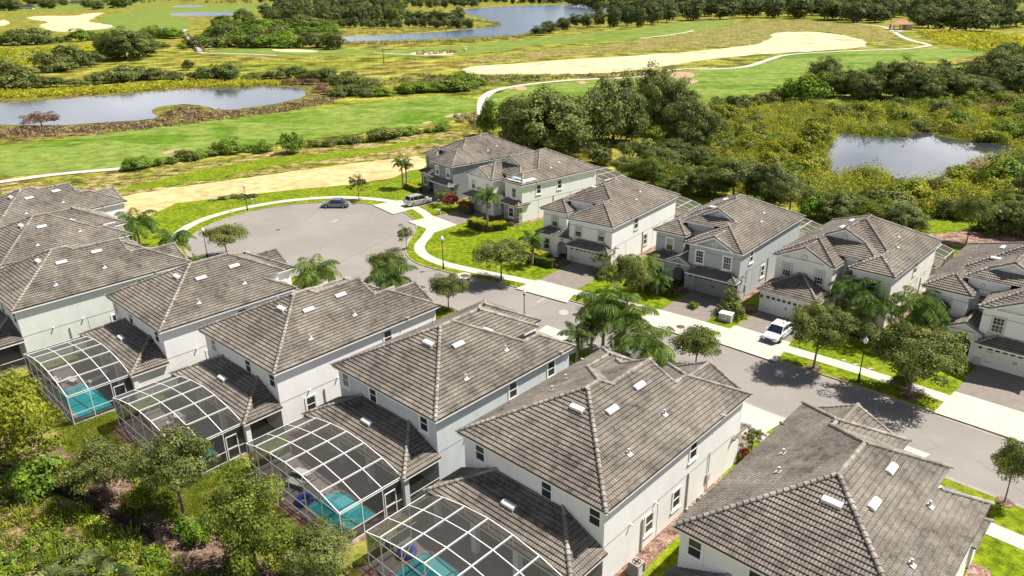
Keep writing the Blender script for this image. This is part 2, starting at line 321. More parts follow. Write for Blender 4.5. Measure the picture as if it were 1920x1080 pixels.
# ------------------------------------------------------------------ roof geometry
def clip(poly, a, b, c):
    out = []; n = len(poly)
    for i in range(n):
        p, q = poly[i], poly[(i+1) % n]
        dp, dq = a*p[0]+b*p[1]+c, a*q[0]+b*q[1]+c
        if dp >= 0: out.append(p)
        if (dp > 0 > dq) or (dp < 0 < dq):
            t = dp/(dp-dq); out.append((p[0]+(q[0]-p[0])*t, p[1]+(q[1]-p[1])*t))
    return out
def area(p): return abs(sum(p[i][0]*p[(i+1) % len(p)][1]-p[(i+1) % len(p)][0]*p[i][1] for i in range(len(p))))/2 if len(p) > 2 else 0
def ccw(p):
    s = sum(p[i][0]*p[(i+1) % len(p)][1]-p[(i+1) % len(p)][0]*p[i][1] for i in range(len(p)))
    return p if s > 0 else p[::-1]
class Block:
    """a hipped or gabled roof over a rectangle; ridge along v (axis 'v') or u"""
    def __init__(s, u0, u1, v0, v1, ez=5.9, p=.5, axis='v', f='hip', b='hip', slab=None):
        s.__dict__.update(u0=u0, u1=u1, v0=v0, v1=v1, ez=ez, p=p, axis=axis, f=f, b=b, slab=slab)
        F = []; E = []
        if axis == 'v':
            h = (u1-u0)/2; um = (u0+u1)/2; zr = ez+p*h
            vf = v0+h if f == 'hip' else v0; vb = v1-h if b == 'hip' else v1
            F.append(([(u0, v0), (um, vf), (um, vb), (u0, v1)], (p, 0, ez-p*u0)))
            F.append(([(u1, v0), (u1, v1), (um, vb), (um, vf)], (-p, 0, ez+p*u1)))
            if f == 'hip': F.append(([(u0, v0), (u1, v0), (um, vf)], (0, p, ez-p*v0))); E += [((u0, v0, ez), (um, vf, zr)), ((u1, v0, ez), (um, vf, zr))]
            if b == 'hip': F.append(([(u1, v1), (u0, v1), (um, vb)], (0, -p, ez+p*v1))); E += [((u0, v1, ez), (um, vb, zr)), ((u1, v1, ez), (um, vb, zr))]
            E.append(((um, vf, zr), (um, vb, zr)))
            if f == 'gable': E += [((u0, v0+.12, ez), (um, v0+.12, zr)), ((u1, v0+.12, ez), (um, v0+.12, zr))]
        else:
            h = (v1-v0)/2; vm = (v0+v1)/2; zr = ez+p*h
            ul = u0+h; ur = u1-h
            F.append(([(u0, v0), (u1, v0), (ur, vm), (ul, vm)], (0, p, ez-p*v0)))
            F.append(([(u1, v1), (u0, v1), (ul, vm), (ur, vm)], (0, -p, ez+p*v1)))
            F.append(([(u0, v1), (u0, v0), (ul, vm)], (p, 0, ez-p*u0))); F.append(([(u1, v0), (u1, v1), (ur, vm)], (-p, 0, ez+p*u1)))
            E += [((u0, v0, ez), (ul, vm, zr)), ((u0, v1, ez), (ul, vm, zr)), ((u1, v0, ez), (ur, vm, zr)), ((u1, v1, ez), (ur, vm, zr)), ((ul, vm, zr), (ur, vm, zr))]
        s.F = [(ccw(list(q)), pl) for q, pl in F]; s.E = E
def zat(blocks, u, v):
    z = -1e9
    for b in blocks:
        for q, (A, B_, C) in b.F:
            if all((q[(i+1) % len(q)][0]-q[i][0])*(v-q[i][1])-(q[(i+1) % len(q)][1]-q[i][1])*(u-q[i][0]) >= -1e-6 for i in range(len(q))):
                z = max(z, A*u+B_*v+C)
    return z
def envelope(blocks, vmax=None, vmin=None):
    faces = [(q, pl, k) for b in blocks for k, (q, pl) in enumerate(b.F)]; res = []
    for i, (q, pl, _) in enumerate(faces):
        pieces = [q]
        if vmax is not None: pieces = [clip(q, 0, -1, vmax)]
        for j, (q2, pl2, _) in enumerate(faces):
            if i == j: continue
            d = (pl2[0]-pl[0], pl2[1]-pl[1], pl2[2]-pl[2]); co = max(abs(x) for x in d) < 1e-6
            if co and j > i: continue
            hp = [] if co else [d]
            for k in range(len(q2)):
                x0, y0 = q2[k]; x1, y1 = q2[(k+1) % len(q2)]
                hp.append((-(y1-y0), (x1-x0), (y1-y0)*x0-(x1-x0)*y0))
            new = []
            for pc in pieces:
                rem = pc
                for a, b, c in hp:
                    o = clip(rem, -a, -b, -c)
                    if area(o) > 1e-3: new.append(o)
                    rem = clip(rem, a, b, c)
                    if area(rem) < 1e-4: rem = []; break
            pieces = new
        res += [(pc, pl) for pc in pieces if area(pc) > .01]
    return res
CW, CL = .185, .288                       # tile width, course length in plan
def tile_roof(mb, pieces, eave_ref, fine=4):
    wave = {4: [0, .03, .042, .03], 2: [0, .03]}[fine]; CW = .185 if fine == 4 else .37
    for poly, (A, B_, C) in pieces:
        g = math.hypot(A, B_); ux, uy = A/g, B_/g; ex, ey = uy, -ux          # up-slope, along the eave
        ez = min(eave_ref, key=lambda e: abs(((e-C)/g) - round((e-C)/g/CL)*CL)) if False else eave_ref[0]
        s0 = (ez-C)/g
        P = [(p[0]*ux+p[1]*uy-s0, p[0]*ex+p[1]*ey) for p in poly]            # (s, t)
        smin, smax = min(p[0] for p in P), max(p[0] for p in P)
        for k in range(math.floor(smin/CL+1e-6), math.ceil(smax/CL-1e-6)):
            a, b = k*CL, (k+1)*CL
            q = clip(clip(P, 1, 0, -a), -1, 0, b)
            if area(q) < 1e-4: continue
            tm, tx = min(p[1] for p in q), max(p[1] for p in q)
            st = CW/fine; off = (k % 2)*0
            ts = sorted(set([round(p[1], 5) for p in q]+[i*st for i in range(math.ceil(tm/st+1e-6), math.floor(tx/st-1e-6)+1)]))
            prev = None
            for t in ts:
                lo, hi = 1e9, -1e9
                for i in range(len(q)):
                    p1, p2 = q[i], q[(i+1) % len(q)]
                    if abs(p1[1]-p2[1]) < 1e-7:
                        if abs(p1[1]-t) < 2e-5: lo = min(lo, p1[0], p2[0]); hi = max(hi, p1[0], p2[0])
                    elif min(p1[1], p2[1])-2e-5 <= t <= max(p1[1], p2[1])+2e-5:
                        s_ = p1[0]+(p2[0]-p1[0])*(t-p1[1])/(p2[1]-p1[1]); lo = min(lo, s_); hi = max(hi, s_)
                if hi < lo: continue
                ph = (t/st) % fine; i0 = int(ph) % fine; fr = ph-int(ph); wz = wave[i0]*(1-fr)+wave[(i0+1) % fine]*fr
                def pt(s, lift):
                    x, y = (s+s0)*ux+t*ex, (s+s0)*uy+t*ey
                    return (x, y, A*x+B_*y+C+lift)
                L = lambda s: .012+wz+.062*(1-(s-a)/CL)
                cur = (pt(lo, L(lo)), pt(hi, L(hi)), pt(lo, -.01 if k > 0 else -.03), t/.37, lo/CL, hi/CL)
                if prev:
                    mb.poly([prev[0], cur[0], cur[1], prev[1]], [(prev[3], prev[4]+.001), (cur[3], cur[4]+.001), (cur[3], cur[5]-.001), (prev[3], prev[5]-.001)])
                    if lo < a+.02: mb.poly([prev[2], cur[2], cur[0], prev[0]], [(prev[3], prev[4]+.001)]*4)
                prev = cur
def caps(mb, blocks, vmax=None, n=6, only=None, runs=None):
    for b in blocks:
        for (p, q) in b.E:
            if only is not None and (p, q) != only: continue
            p, q = Vector(p), Vector(q); L = (q-p).length
            if L < .2: continue
            d = (q-p)/L; side = Vector((-d.y, d.x, 0)); side = side.normalized() if side.length > 0 else Vector((1, 0, 0)); up = side.cross(d)
            if up.z < 0: up = -up
            k = 0; s = -.05
            while s < L-.05:
                m = p+d*min(L, s+.2)
                ok = m.z >= zat(blocks, m.x, m.y)-.03 and (vmax is None or m.y < vmax)
                za, zb = (zat(blocks, m.x+side.x*sg*.25, m.y+side.y*sg*.25) for sg in (-1, 1))
                if (max(za, m.z-3)+max(zb, m.z-3))/2 > m.z-.03: ok = False   # a real ridge falls away on both sides
                if not ok and runs is not None and mb.v: runs.append(mb); mb = MB()
                if ok:
                    rings = []
                    for f, r, l in ((0, .155, .05), (1, .115, .02)):
                        c = p+d*(s+f*.42)+up*(.02+l)
                        rings.append([c+side*math.cos(a)*r+up*math.sin(a)*r*.9 for a in [math.pi*i/n for i in range(n+1)]])
                    kk = rnd.random()*50
                    for i in range(n): mb.poly([rings[0][i], rings[0][i+1], rings[1][i+1], rings[1][i]], [(kk, k+.3), (kk, k+.3), (kk, k+.8), (kk, k+.8)])
                    mb.poly(rings[0][::-1], [(kk, k+.05)]*(n+1))
                s += .38; k += 1
    if runs is not None and mb.v: runs.append(mb)
    return mb
def slab(mb, u0, u1, v0, v1, z, t=.2): mb.box(u0+.02, u1-.02, v0+.02, v1-.02, z-t, z-.012)

def window(root, c, face, w=.95, h=1.5, grid=False, tr='trim', sill=True, blind=False):
    """frame (with sash bars and sill) as a part, pane as its sub-part; face = outward axis"""
    mb = MB(); x, y, z = c
    def bx(a0, a1, z0, z1, d0, d1):
        if face in ('-y', '+y'):
            s = -1 if face == '-y' else 1; mb_.box(x+a0, x+a1, min(y+s*d0, y+s*d1), max(y+s*d0, y+s*d1), z+z0, z+z1)
        else:
            s = -1 if face == '-x' else 1; mb_.box(min(x+s*d0, x+s*d1), max(x+s*d0, x+s*d1), y+a0, y+a1, z+z0, z+z1)
    mb_ = mb; b = .13
    bx(-w/2-b, -w/2, -h/2-b, h/2+b, 0, .05); bx(w/2, w/2+b, -h/2-b, h/2+b, 0, .05)
    bx(-w/2, w/2, h/2, h/2+b, 0, .048); bx(-w/2, w/2, -h/2-b, -h/2, 0, .048)
    if sill: bx(-w/2-b-.08, w/2+b+.08, -h/2-b-.1, -h/2-b, 0, .11)
    fr = mb.build('window', MT[tr], root)
    mb_ = MB()
    for a0, a1 in ((-w/2, -w/2+.05), (w/2-.05, w/2)): bx(a0, a1, -h/2, h/2, 0, .035)
    bx(-w/2+.05, w/2-.05, h/2-.05, h/2, 0, .033); bx(-w/2+.05, w/2-.05, -h/2, -h/2+.05, 0, .033); bx(-w/2+.05, w/2-.05, -.03, .03, 0, .04)
    if grid:
        for q in (-1, 1): bx(q*w/6-.012, q*w/6+.012, -h/2+.05, h/2-.05, 0, .026)
        for q in (-1, 1): bx(-w/2+.05, w/2-.05, q*h/4-.012, q*h/4+.012, 0, .024)
    mb_.build('sash', MT['trim'], fr)
    mb_ = MB(); bx(-w/2+.045, w/2-.045, -h/2+.045, h/2-.045, -.01, .015); mb_.build('pane', MT['glass'], fr)
    if blind:
        mb_ = MB(); bx(-w/2+.045, w/2-.045, .0, h/2-.045, .0155, .02); mb_.build('blind', MT['blind'], fr)
    return fr
def vent(root, blocks, u, v, big=True, W=1.05):
    for bl in blocks:
        pass
    z = zat(blocks, u, v); e = .05
    gx = (zat(blocks, u+e, v)-zat(blocks, u-e, v))/(2*e); gy = (zat(blocks, u, v+e)-zat(blocks, u, v-e))/(2*e)
    g = math.hypot(gx, gy)
    if g < .1: return
    up = Vector((gx/g, gy/g, g)).normalized(); al = Vector((up.y, -up.x, 0)).normalized(); nr = al.cross(up)
    if nr.z < 0: nr = -nr
    c = Vector((u, v, z)); mb = MB()
    if big:
        pr = [(-.2, .06), (-.2, .17), (-.12, .23), (.1, .23), (.24, .15), (.26, .06)]
        a = [c-al*W/2+up*s_+nr*h_ for s_, h_ in pr]; b = [c+al*W/2+up*s_+nr*h_ for s_, h_ in pr]
        for i in range(len(pr)-1): mb.poly([a[i], b[i], b[i+1], a[i+1]])
        mb.poly(a); mb.poly(b[::-1]); mb.build('roof_vent', MT['metalw'], root)
    else:
        mb.tube([c, c+Vector((0, 0, .28)), c+Vector((0, 0, .42))], [.07, .07, .09], 8); mb.poly([c+al*.2-up*.2+nr*.1, c-al*.2-up*.2+nr*.1, c-al*.2+up*.2+nr*.1, c+al*.2+up*.2+nr*.1])
        mb.build('vent_pipe', MT['grey_m'], root)
def garage_door(root, u0, u1, v, m='door'):
    H = 2.15; d = MB().box(u0, u1, v-.03, v+.02, 0.02, H)
    n = 4
    for k in range(n+1): d.box(u0+.03, u1-.03, v-.045, v-.03, .05+k*(H-.5)/n, .05+k*(H-.5)/n+(H-.5)/n-.04)
    g = d.build('garage_door', MT[m], root); k = 8; W = (u1-u0)/k
    for i in range(k):
        pw = MB(); q = u0+W*i+W*.16; pw.box(q, q+W*.65, v-.05, v-.031, H-.40, H-.11); o_ = pw.build('door_window', MT['glass'], g)
    for a_, b_ in ((u0+.05, u0+.6), (u1-.6, u1-.05)):
        for zz in (.5, 1.55): MB().box(a_, b_, v-.055, v-.046, zz, zz+.04).build('hinge', MT['black'], g)
    for a_ in (-.12, .05): MB().box((u0+u1)/2+a_, (u0+u1)/2+a_+.07, v-.07, v-.046, 1.0, 1.25).build('handle', MT['black'], g)
    return g
def gable_wall(mb, um, half, v, ztop, zbase, t=.3):
    """triangle wall under a gable"""
    a = [(um-half, v, zbase), (um+half, v, zbase), (um, v, ztop)]; b = [(x, v+t, z) for x, _, z in a]
    mb.poly(a); mb.poly(b[::-1])
    for i in range(3): mb.poly([a[i], b[i], b[(i+1) % 3], a[(i+1) % 3]])
def rake(mb, um, half, v, zr, p, t=.2):
    for s in (-1, 1):
        z0 = zr-p*half
        a = [(um, v, zr-.01), (um+s*half, v, z0-.01), (um+s*half, v, z0-t-.01), (um, v, zr-t-.03)]
        b = [(x, v+.05, z) for x, _, z in a]
        mb.poly(a if s < 0 else a[::-1]); mb.poly(b[::-1] if s < 0 else b)
        mb.poly([a[3], a[2], b[2], b[3]]); mb.poly([a[0], b[0], b[1], a[1]])
        # soffit return back to the wall
        mb.poly([(um, v+.05, zr-.05), (um+s*half, v+.05, z0-.05), (um+s*half, v+.4, z0-.05), (um, v+.4, zr-.05)])
def arch_front(mb, u0, u1, v, z0, z1, c, r, zs, t=.3, n=12):
    pts = [(c+r*math.cos(math.pi*k/n), zs+r*math.sin(math.pi*k/n)) for k in range(n+1)]   # right to left
    for y, fl in ((v, 1), (v+t, -1)):
        def q(p): p = [(a, y, b) for a, b in p]; mb.poly(p if fl > 0 else p[::-1])
        q([(u0, z0), (c-r, z0), (c-r, zs), (u0, zs)]); q([(c+r, z0), (u1, z0), (u1, zs), (c+r, zs)])
        q([(c+r, zs), (u1, zs), (u1, z1), (c+r, z1)]); q([(u0, zs), (c-r, zs), (c-r, z1), (u0, z1)])
        for k in range(n): q([pts[k+1], pts[k], (pts[k][0], z1), (pts[k+1][0], z1)])
    ring = [(c+r, z0)]+pts+[(c-r, z0)]
    for (a, b), (c_, d) in zip(ring, ring[1:]): mb.poly([(a, v, b), (a, v+t, b), (c_, v+t, d), (c_, v, d)])
    mb.poly([(u0, v, z0), (u0, v, z1), (u0, v+t, z1), (u0, v+t, z0)]); mb.poly([(u1, v, z0), (u1, v+t, z0), (u1, v+t, z1), (u1, v, z1)])
    mb.poly([(u0, v, z1), (u1, v, z1), (u1, v+t, z1), (u0, v+t, z1)])

W_ = 12.6
def house(name, label, O, yaw, plan, D, wall, flip=False, porch=True, fine=4, tile='tile', gab=False, garage='awn', gcol='door', group=None,
          front=True, winr=None, vents=None, tr='trim', stonev=False, tarp=False, rear=True, C=0, gridw=False, lwall=False):
    """O: front-left corner origin at (u=0, v=0): u runs -12.6..0, v = 0 front .. D rear. flip turns it half round (seen from behind)."""
    y = R(yaw); A = Vector((math.sin(y), math.cos(y), 0)); B = Vector((math.cos(y), -math.sin(y), 0)); O = Vector((O[0], O[1], 0))
    if flip: root = empty(name, O+A*D-B*W_, -y+math.pi)
    else: root = empty(name, O, -y)
    tag(root, label, 'house', group)
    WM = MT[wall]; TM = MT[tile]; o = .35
    wb = MB(); hi = []; lo = []; sl = MB(); gw = MB(); gr = MB()
    if plan == 'A':
        m0 = D-13.9
        hi.append(Block(-W_, 0, m0, D)); slab(sl, -W_, 0, m0, D, 5.9)
        wb.box(-W_+o, -o, m0+o, D-o, -.1, 5.85)
        lwv = 1.9 if C == 0 else m0
        if C == 0:
            hi.append(Block(-W_, -8.1, lwv, m0+4, b='gable')); slab(sl, -W_, -8.1, lwv, m0, 5.9)
            wb.box(-W_+o, -8.1-o, lwv+o, m0+o, -.1, 5.85)
        hi.append(Block(-7.1, 0, 0, m0+5, b='gable')); slab(sl, -7.1, 0, 0, m0, 5.9)
        wb.box(-7.1+o, -o, o, m0+o, -.1, 5.85)
        cv = m0-(.6 if C == 0 else .25); hi.append(Block(-9.5 if C == 0 else -10.2, -2.4, cv, m0+6.4, ez=7.1, b='gable')); slab(sl, -9.5, -5.6, cv, m0+1.2, 7.1)
        wb.box(-9.2, -5.7, cv+.3, m0+2.5, -.1, 7.05)
        cR = -5.95
        if gab:
            gv = cv+1.35; hi.append(Block(-9.5+.001, -2.4-.001, gv, m0+6.5, ez=7.1, b='gable', f='gable'))
            gable_wall(gw, cR, 3.2, gv+.3, 8.6, 7.0); rake(sl, cR, 2.45, gv-.02, 8.875, .5)
        if gab or C:
            hi.append(Block(-6.2, -1.0, -.02, 3, f='gable', b='gable')); gable_wall(gw, -3.6, 2.35, .32, 7.05, 5.8); rake(sl, -3.6, 2.6, -.04, 7.2, .5)
        gu0, gu1 = -5.75, -.85
        lo.append(Block(-6.5, -.05, -.95, 1.6, ez=2.62, p=.5, axis='u')); slab(sl, -6.5, -.05, -.95, .34, 2.6, .16)
        # recessed porch and ground-floor bay
        lo.append(Block(-W_, -8.4, .7, 4.2, ez=2.85, p=.45, axis='u')); slab(sl, -W_, -9.35, .7, 2.2, 2.85, .18); wb.box(-W_+o, -9.45, 1.05, 2.25, -.1, 2.72)
        pf = 'gable' if gab else 'hip'
        lo.append(Block(-9.5, -6.3, .1, 6, ez=3.05, p=.5, f=pf, b='gable')); slab(sl, -9.5, -6.3, .1, 4, 3.05, .18)
        pw = MB(); arch_front(pw, -9.35, -6.55, .4, -.1, 2.9, -7.9, .8, 1.65)
        if gab: gable_wall(pw, -7.9, 1.35, .4, 3.75, 2.88); rake(sl, -7.9, 1.6, .06, 3.85, .5, .16)
        pw.box(-9.35, -9.1, .7, 4.7, -.1, 2.9)
        pw.build('porch_arch', WM, root); MB().box(-8.3, -7.4, cv+.22, cv+.3, 0, 2.1).build('front_door', MT['dark'], root)
        MB().box(-8.15, -7.7, .36, .4, 2.62, 2.8).build('house_number', MT['black'], root)
        if front:
            for u in (-5.35, -1.9): window(root, (u, .35, 4.35), '-y', grid=gab or gridw, tr=tr, blind=not gab)
            window(root, (-10.35, lwv+.35, 4.35), '-y', grid=gridw, tr=tr, blind=True); window(root, (-10.9, 1.05, 1.4), '-y', tr=tr)
            window(root, (-7.6, cv+.3, 4.9), '-y', w=.8, h=1.1, tr=tr)
            md = MB()
            for k in range(12): a0, a1 = k*math.pi/6, (k+1)*math.pi/6; md.beam((-7.9+.2*math.cos(a0), cv+.27, 6.4+.2*math.sin(a0)), (-7.9+.2*math.cos(a1), cv+.27, 6.4+.2*math.sin(a1)), .06)
            md.build('medallion', MT['trimg'], root)
            if gab:
                for (uu, vv, zz) in ((-3.6, .3, 6.15), (cR, gv+.27, 8.05)):
                    d = MB(); s4 = [(0, .3), (.3, 0), (0, -.3), (-.3, 0)]
                    for k in range(4): a_, b_ = s4[k], s4[(k+1) % 4]; d.beam((uu+a_[0], vv, zz+a_[1]), (uu+b_[0], vv, zz+b_[1]), .08)
                    d.build('medallion', MT['trim'], root)
            for u, v, z in ((-6.25, .33, 1.75), (-.55, .33, 1.75)):
                MB().box(u-.09, u+.09, v-.2, v, z-.02, z+.3).build('wall_lamp', MT['black'], root)
            for u0, u1, v, z in ((-6.74, -6.0, .35, 5.05), (-4.75, -2.5, .35, 5.05), (-1.3, -.36, .35, 5.05), (-12.24, -10.95, lwv+.35, 5.05), (-9.75, -8.46, lwv+.35, 5.05), (-9.2, -5.7, cv+.3, 6.0)): gr.box(u0, u1, v-.015, v, z, z+.05)
        garage_door(root, gu0, gu1, .33, gcol)
        pl = MB(); pl.box(-6.55, -6.0, .2, .36, -.1, .75); pl.build('stone_plinth', MT['stone' if stonev else 'trimg'], root)
        if stonev: MB().box(-.84, -.33, .3, 1.0, -.1, 2.5).build('stone_veneer', MT['stone'], root)
    else:
        m0 = D-15.0+1.2; fr = -1.2
        hi.append(Block(-W_, 0, m0, D)); slab(sl, -W_, 0, m0, D, 5.9); wb.box(-W_+o, -o, m0+o, D-o, -.1, 5.85)
        hi.append(Block(-W_, -5.6, fr, m0+5, b='gable')); slab(sl, -W_, -5.6, fr, m0, 5.9); wb.box(-W_+o, -5.6-o, fr+o, m0+o, -.1, 5.85)
        hi.append(Block(-12.0, -6.2, fr-.02, 4, f='gable', b='gable')); gable_wall(gw, -9.1, 2.7, fr+.3, 7.15, 5.8); rake(sl, -9.1, 2.9, fr-.04, 7.35, .5)
        hi.append(Block(-4.7, 0, 0, m0+4, b='gable')); slab(sl, -4.7, 0, 0, m0, 5.9); wb.box(-4.7+o, -o, o, m0+o, -.1, 5.85)
        cv = 1.5; hi.append(Block(-11.6, -2.2, cv, m0+6, ez=6.4, b='gable')); slab(sl, -5.58, -4.3, cv, m0, 6.4)
        wb.box(-5.9, -4.4, cv+.35, m0+1, -.1, 6.3)
        gv = 3.7; hi.append(Block(-11.599, -2.201, gv, m0+6.3, ez=6.4, f='gable', b='gable')); gable_wall(gw, -6.9, 4.2, gv+.3, 8.5, 6.4); rake(sl, -6.9, 3.3, gv-.02, 8.75, .5)
        if garage == 'box':
            lo.append(Block(-W_, -5.7, -4.3, 2.2, ez=2.65, p=.5, axis='u')); slab(sl, -W_, -5.7, -4.3, fr+.34, 2.65, .18); wb.box(-W_+o, -6.05, -3.95, fr+.35, -.1, 2.5)
            gdv = -3.97
        else:
            lo.append(Block(-W_+.2, -6.0, fr-.95, fr+1.6, ez=2.62, axis='u')); slab(sl, -W_+.2, -6.0, fr-.95, fr+.34, 2.6, .16); gdv = fr+.33
        lo.append(Block(-6.3, -4.0, .1, 5, ez=3.0, f='gable', b='gable')); slab(sl, -6.3, -4.0, .1, 2, 3.0, .18)
        pw = MB(); arch_front(pw, -5.9, -4.1, .35, -.1, 2.85, -5.0, .62, 1.6); gable_wall(pw, -5.1, 1.05, .35, 3.45, 2.83); rake(sl, -5.15, 1.15, .06, 3.575, .5, .16); pw.build('porch_arch', WM, root)
        MB().box(-5.45, -4.65, cv+.28, cv+.36, 0, 2.1).build('front_door', MT['dark'], root)
        lo.append(Block(-4.5, 0, -.75, 1.9, ez=2.75, axis='u')); slab(sl, -4.5, 0, -.75, .34, 2.75, .18)
        if stonev: MB().box(-4.0, -.3, -.3, .36, -.1, 2.6).build('stone_veneer', MT['stone'], root)
        if front:
            for u in (-10.9, -7.3): window(root, (u, fr+.35, 4.35), '-y', grid=True, tr=tr, blind=True)
            window(root, (-2.2, .35, 4.3), '-y', tr=tr, grid=gridw); window(root, (-2.2, -.3 if stonev else .35, 1.35), '-y', w=1.9 if not stonev else 1.1, h=1.4, tr=tr)
            window(root, (-5.1, cv+.35, 4.9), '-y', w=.8, h=1.0, tr=tr, sill=False)
            for (uu, vv, zz) in ((-9.1, fr+.27, 6.2), (-6.9, gv+.27, 7.75)):
                d = MB()
                for k in range(12): a0, a1 = k*math.pi/6, (k+1)*math.pi/6; d.beam((uu+.3*math.cos(a0), vv, zz+.3*math.sin(a0)), (uu+.3*math.cos(a1), vv, zz+.3*math.sin(a1)), .09)
                d.build('medallion', MT['trimg'], root)
            MB().box(-12.1, -11.92, gdv-.2, gdv, 1.7, 2.0).build('wall_lamp', MT['black'], root)
        garage_door(root, -11.55, -6.75, gdv, gcol)
    # rear lanai roof
    if porch:
        v1 = D+3.1; lb = Block(-W_, 0, D-3.5, v1, ez=2.75, p=.45, axis='u'); lo2 = [lb]; sp = MB(); slab(sp, -W_, 0, D-.33, v1, 2.75, .2)
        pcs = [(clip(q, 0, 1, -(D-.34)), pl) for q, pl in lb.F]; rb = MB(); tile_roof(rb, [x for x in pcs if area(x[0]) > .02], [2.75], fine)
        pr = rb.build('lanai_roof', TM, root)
        cb = MB(); cbk = [Block(-W_, 0, D-3.5, v1, ez=2.75, p=.45, axis='u')]
        for bk in cbk: bk.E = [(a, b) for a, b in [((-W_, v1, 2.75), (-W_+3.35, D-.25, 2.75+.45*3.35)), ((0, v1, 2.75), (-3.35, D-.25, 2.75+.45*3.35))]]
        for e_ in list(cbk[0].E): cbk[0].E = [e_]; caps(MB(), cbk).build('lanai_ridge_cap', MT['cap'], root)
        sp.build('lanai_eave', MT['trim'], root)
        pb = MB()
        for u in (-12.15, -8.1, -4.4, -.75): MB().box(u-.22, u+.22, D+2.5, D+2.9, -.1, 2.6).build('lanai_column', WM, root)
        if lwall: pb.box(-W_+o, -W_+o+.2, D-o, D+2.5, -.1, 2.6); pb.build('lanai_wall', WM, root)
        else:
            pb.poly([(-W_+o, D-o, 0), (-W_+o, D+2.5, 0), (-W_+o, D+2.5, 2.6), (-W_+o, D-o, 2.6)]); pb.build('lanai_screen', MT['screen'], root); MB().beam((-W_+o, D-o, .85), (-W_+o, D+2.5, .85), .05).build('lanai_rail', MT['metalw'], root)
        vent(root, lo2, -6.0, D+1.2, True)
        MB().box(-9.6, -6.2, D-o+.005, D-o+.05, 0, 2.1).build('sliding_door', MT['glass'], root)
        MB().box(-4.2, -3.3, D-o+.005, D-o+.05, 0, 2.1).build('rear_door', MT['glass'], root)
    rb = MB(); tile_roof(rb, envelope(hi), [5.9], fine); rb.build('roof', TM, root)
    def cap_parts(name, blocks, vmax, n):
        for b in blocks:
            for e in b.E:
                rs = []; caps(MB(), blocks, vmax, n, e, rs)
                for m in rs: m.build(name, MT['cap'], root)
    cap_parts('ridge_cap', hi, None, 6 if fine == 4 else 4)
    if lo:
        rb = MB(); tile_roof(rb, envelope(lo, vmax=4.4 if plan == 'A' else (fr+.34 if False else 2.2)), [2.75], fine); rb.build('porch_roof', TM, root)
        cap_parts('porch_ridge_cap', lo, 3.5 if plan == 'A' else 1.4, 4)
    wb.build('wall', WM, root); sl.build('eave', MT['trim'], root)
    if gw.v: gw.build('gable_wall', WM, root)
    # control joints, side windows, pipes
    for x, s in ((-o, 1), (-W_+o, -1)):
        v0 = m0+1; gr.box(min(x, x+s*.012), max(x, x+s*.012), (1.0 if plan == 'A' else .4), D-.36, 2.95, 2.99)
        for v in (D*.22, D*.62): gr.box(min(x, x+s*.012), max(x, x+s*.012), v, v+.035, .1, 2.94)
    gr.build('control_joint', MT['groove'], root)
    winr = winr if winr is not None else [(D-5.3, 1.75, 'R'), (D-8.6, 1.75, 'R'), (D-10.4, 4.55, 'R'), (D-6, 1.75, 'L'), (D-9, 4.55, 'L')]
    for v, z, s_ in winr:
        z = z+.25 if z > 4 else z
        if s_ == 'L': window(root, (-o, v, z), '+x', w=.85, h=1.35, tr=tr)       # the street-left side carries +x after the half turn
        else: window(root, (-W_+o, v, z), '-x', w=.85, h=1.35, tr=tr)
    if rear:
        for u in ((-1.3, -4.9, -10.9) if plan == 'A' else (-1.9, -7.8, -11.55)): window(root, (u, D-o, 4.92), '+y', w=.85, h=1.3, tr=tr)
    for x, s in ((-o, 1), (-W_+o, -1)):
        for v in (D-3.1, D-5.9): MB().beam((x+s*.03, v, 3.06), (x+s*.22, v, 3.02), .1).build('dryer_vent', MT['metalw'], root)
        for v, zt in ((D-10.0, 3.1), (D-4.5, 2.6)): MB().beam((x+s*.06, v, 0), (x+s*.06, v, zt), .09).build('downpipe', MT['trimg'], root)
    for u, v in (vents or [(-6.7, D-4.7), (-8.3, D-6.3), (-8.0, D-9.9)]): vent(root, hi, u, v, True)
    for u, v in [(-10.9, D-4.6), (-10.3, D-9.6), (-3.0, D-6.5), (-2.2, D-9.0)]: vent(root, hi, u, v, False)
    if tarp:
        def bag(u, v, mb, sz=.2):
            z = zat(hi, u, v)+.1; n_ = 7; rr_ = [sz*rnd.uniform(.7, 1.2) for _ in range(n_)]; ph = rnd.random()*3
            a_ = [(u+rr_[i]*1.3*math.cos(i*6.283/n_+ph), v+rr_[i]*math.sin(i*6.283/n_+ph), z+rnd.uniform(0, .04)) for i in range(n_)]
            mb.poly(a_)
            for i in range(n_): p_, q_ = a_[i], a_[(i+1) % n_]; mb.poly([p_, (p_[0], p_[1], p_[2]-.14), (q_[0], q_[1], q_[2]-.14), q_])
        for k in range(15): tb = MB(); bag(-4.4+4.1*k/14+rnd.uniform(-.1, .1), .45+rnd.random()*.3, tb); tb.build('sandbag', MT['tarp_w'], root)
        for k in range(8): tb = MB(); bag(-.4-rnd.random()*.2, .9+k*.34, tb); tb.build('sandbag', MT['tarp_w'], root)
        for k in range(6): tb = MB(); bag(-3.9+k*.25, 1.2+k*.3, tb, .16); tb.build('sandbag', MT['tarp_w'], root)
        tb = MB()
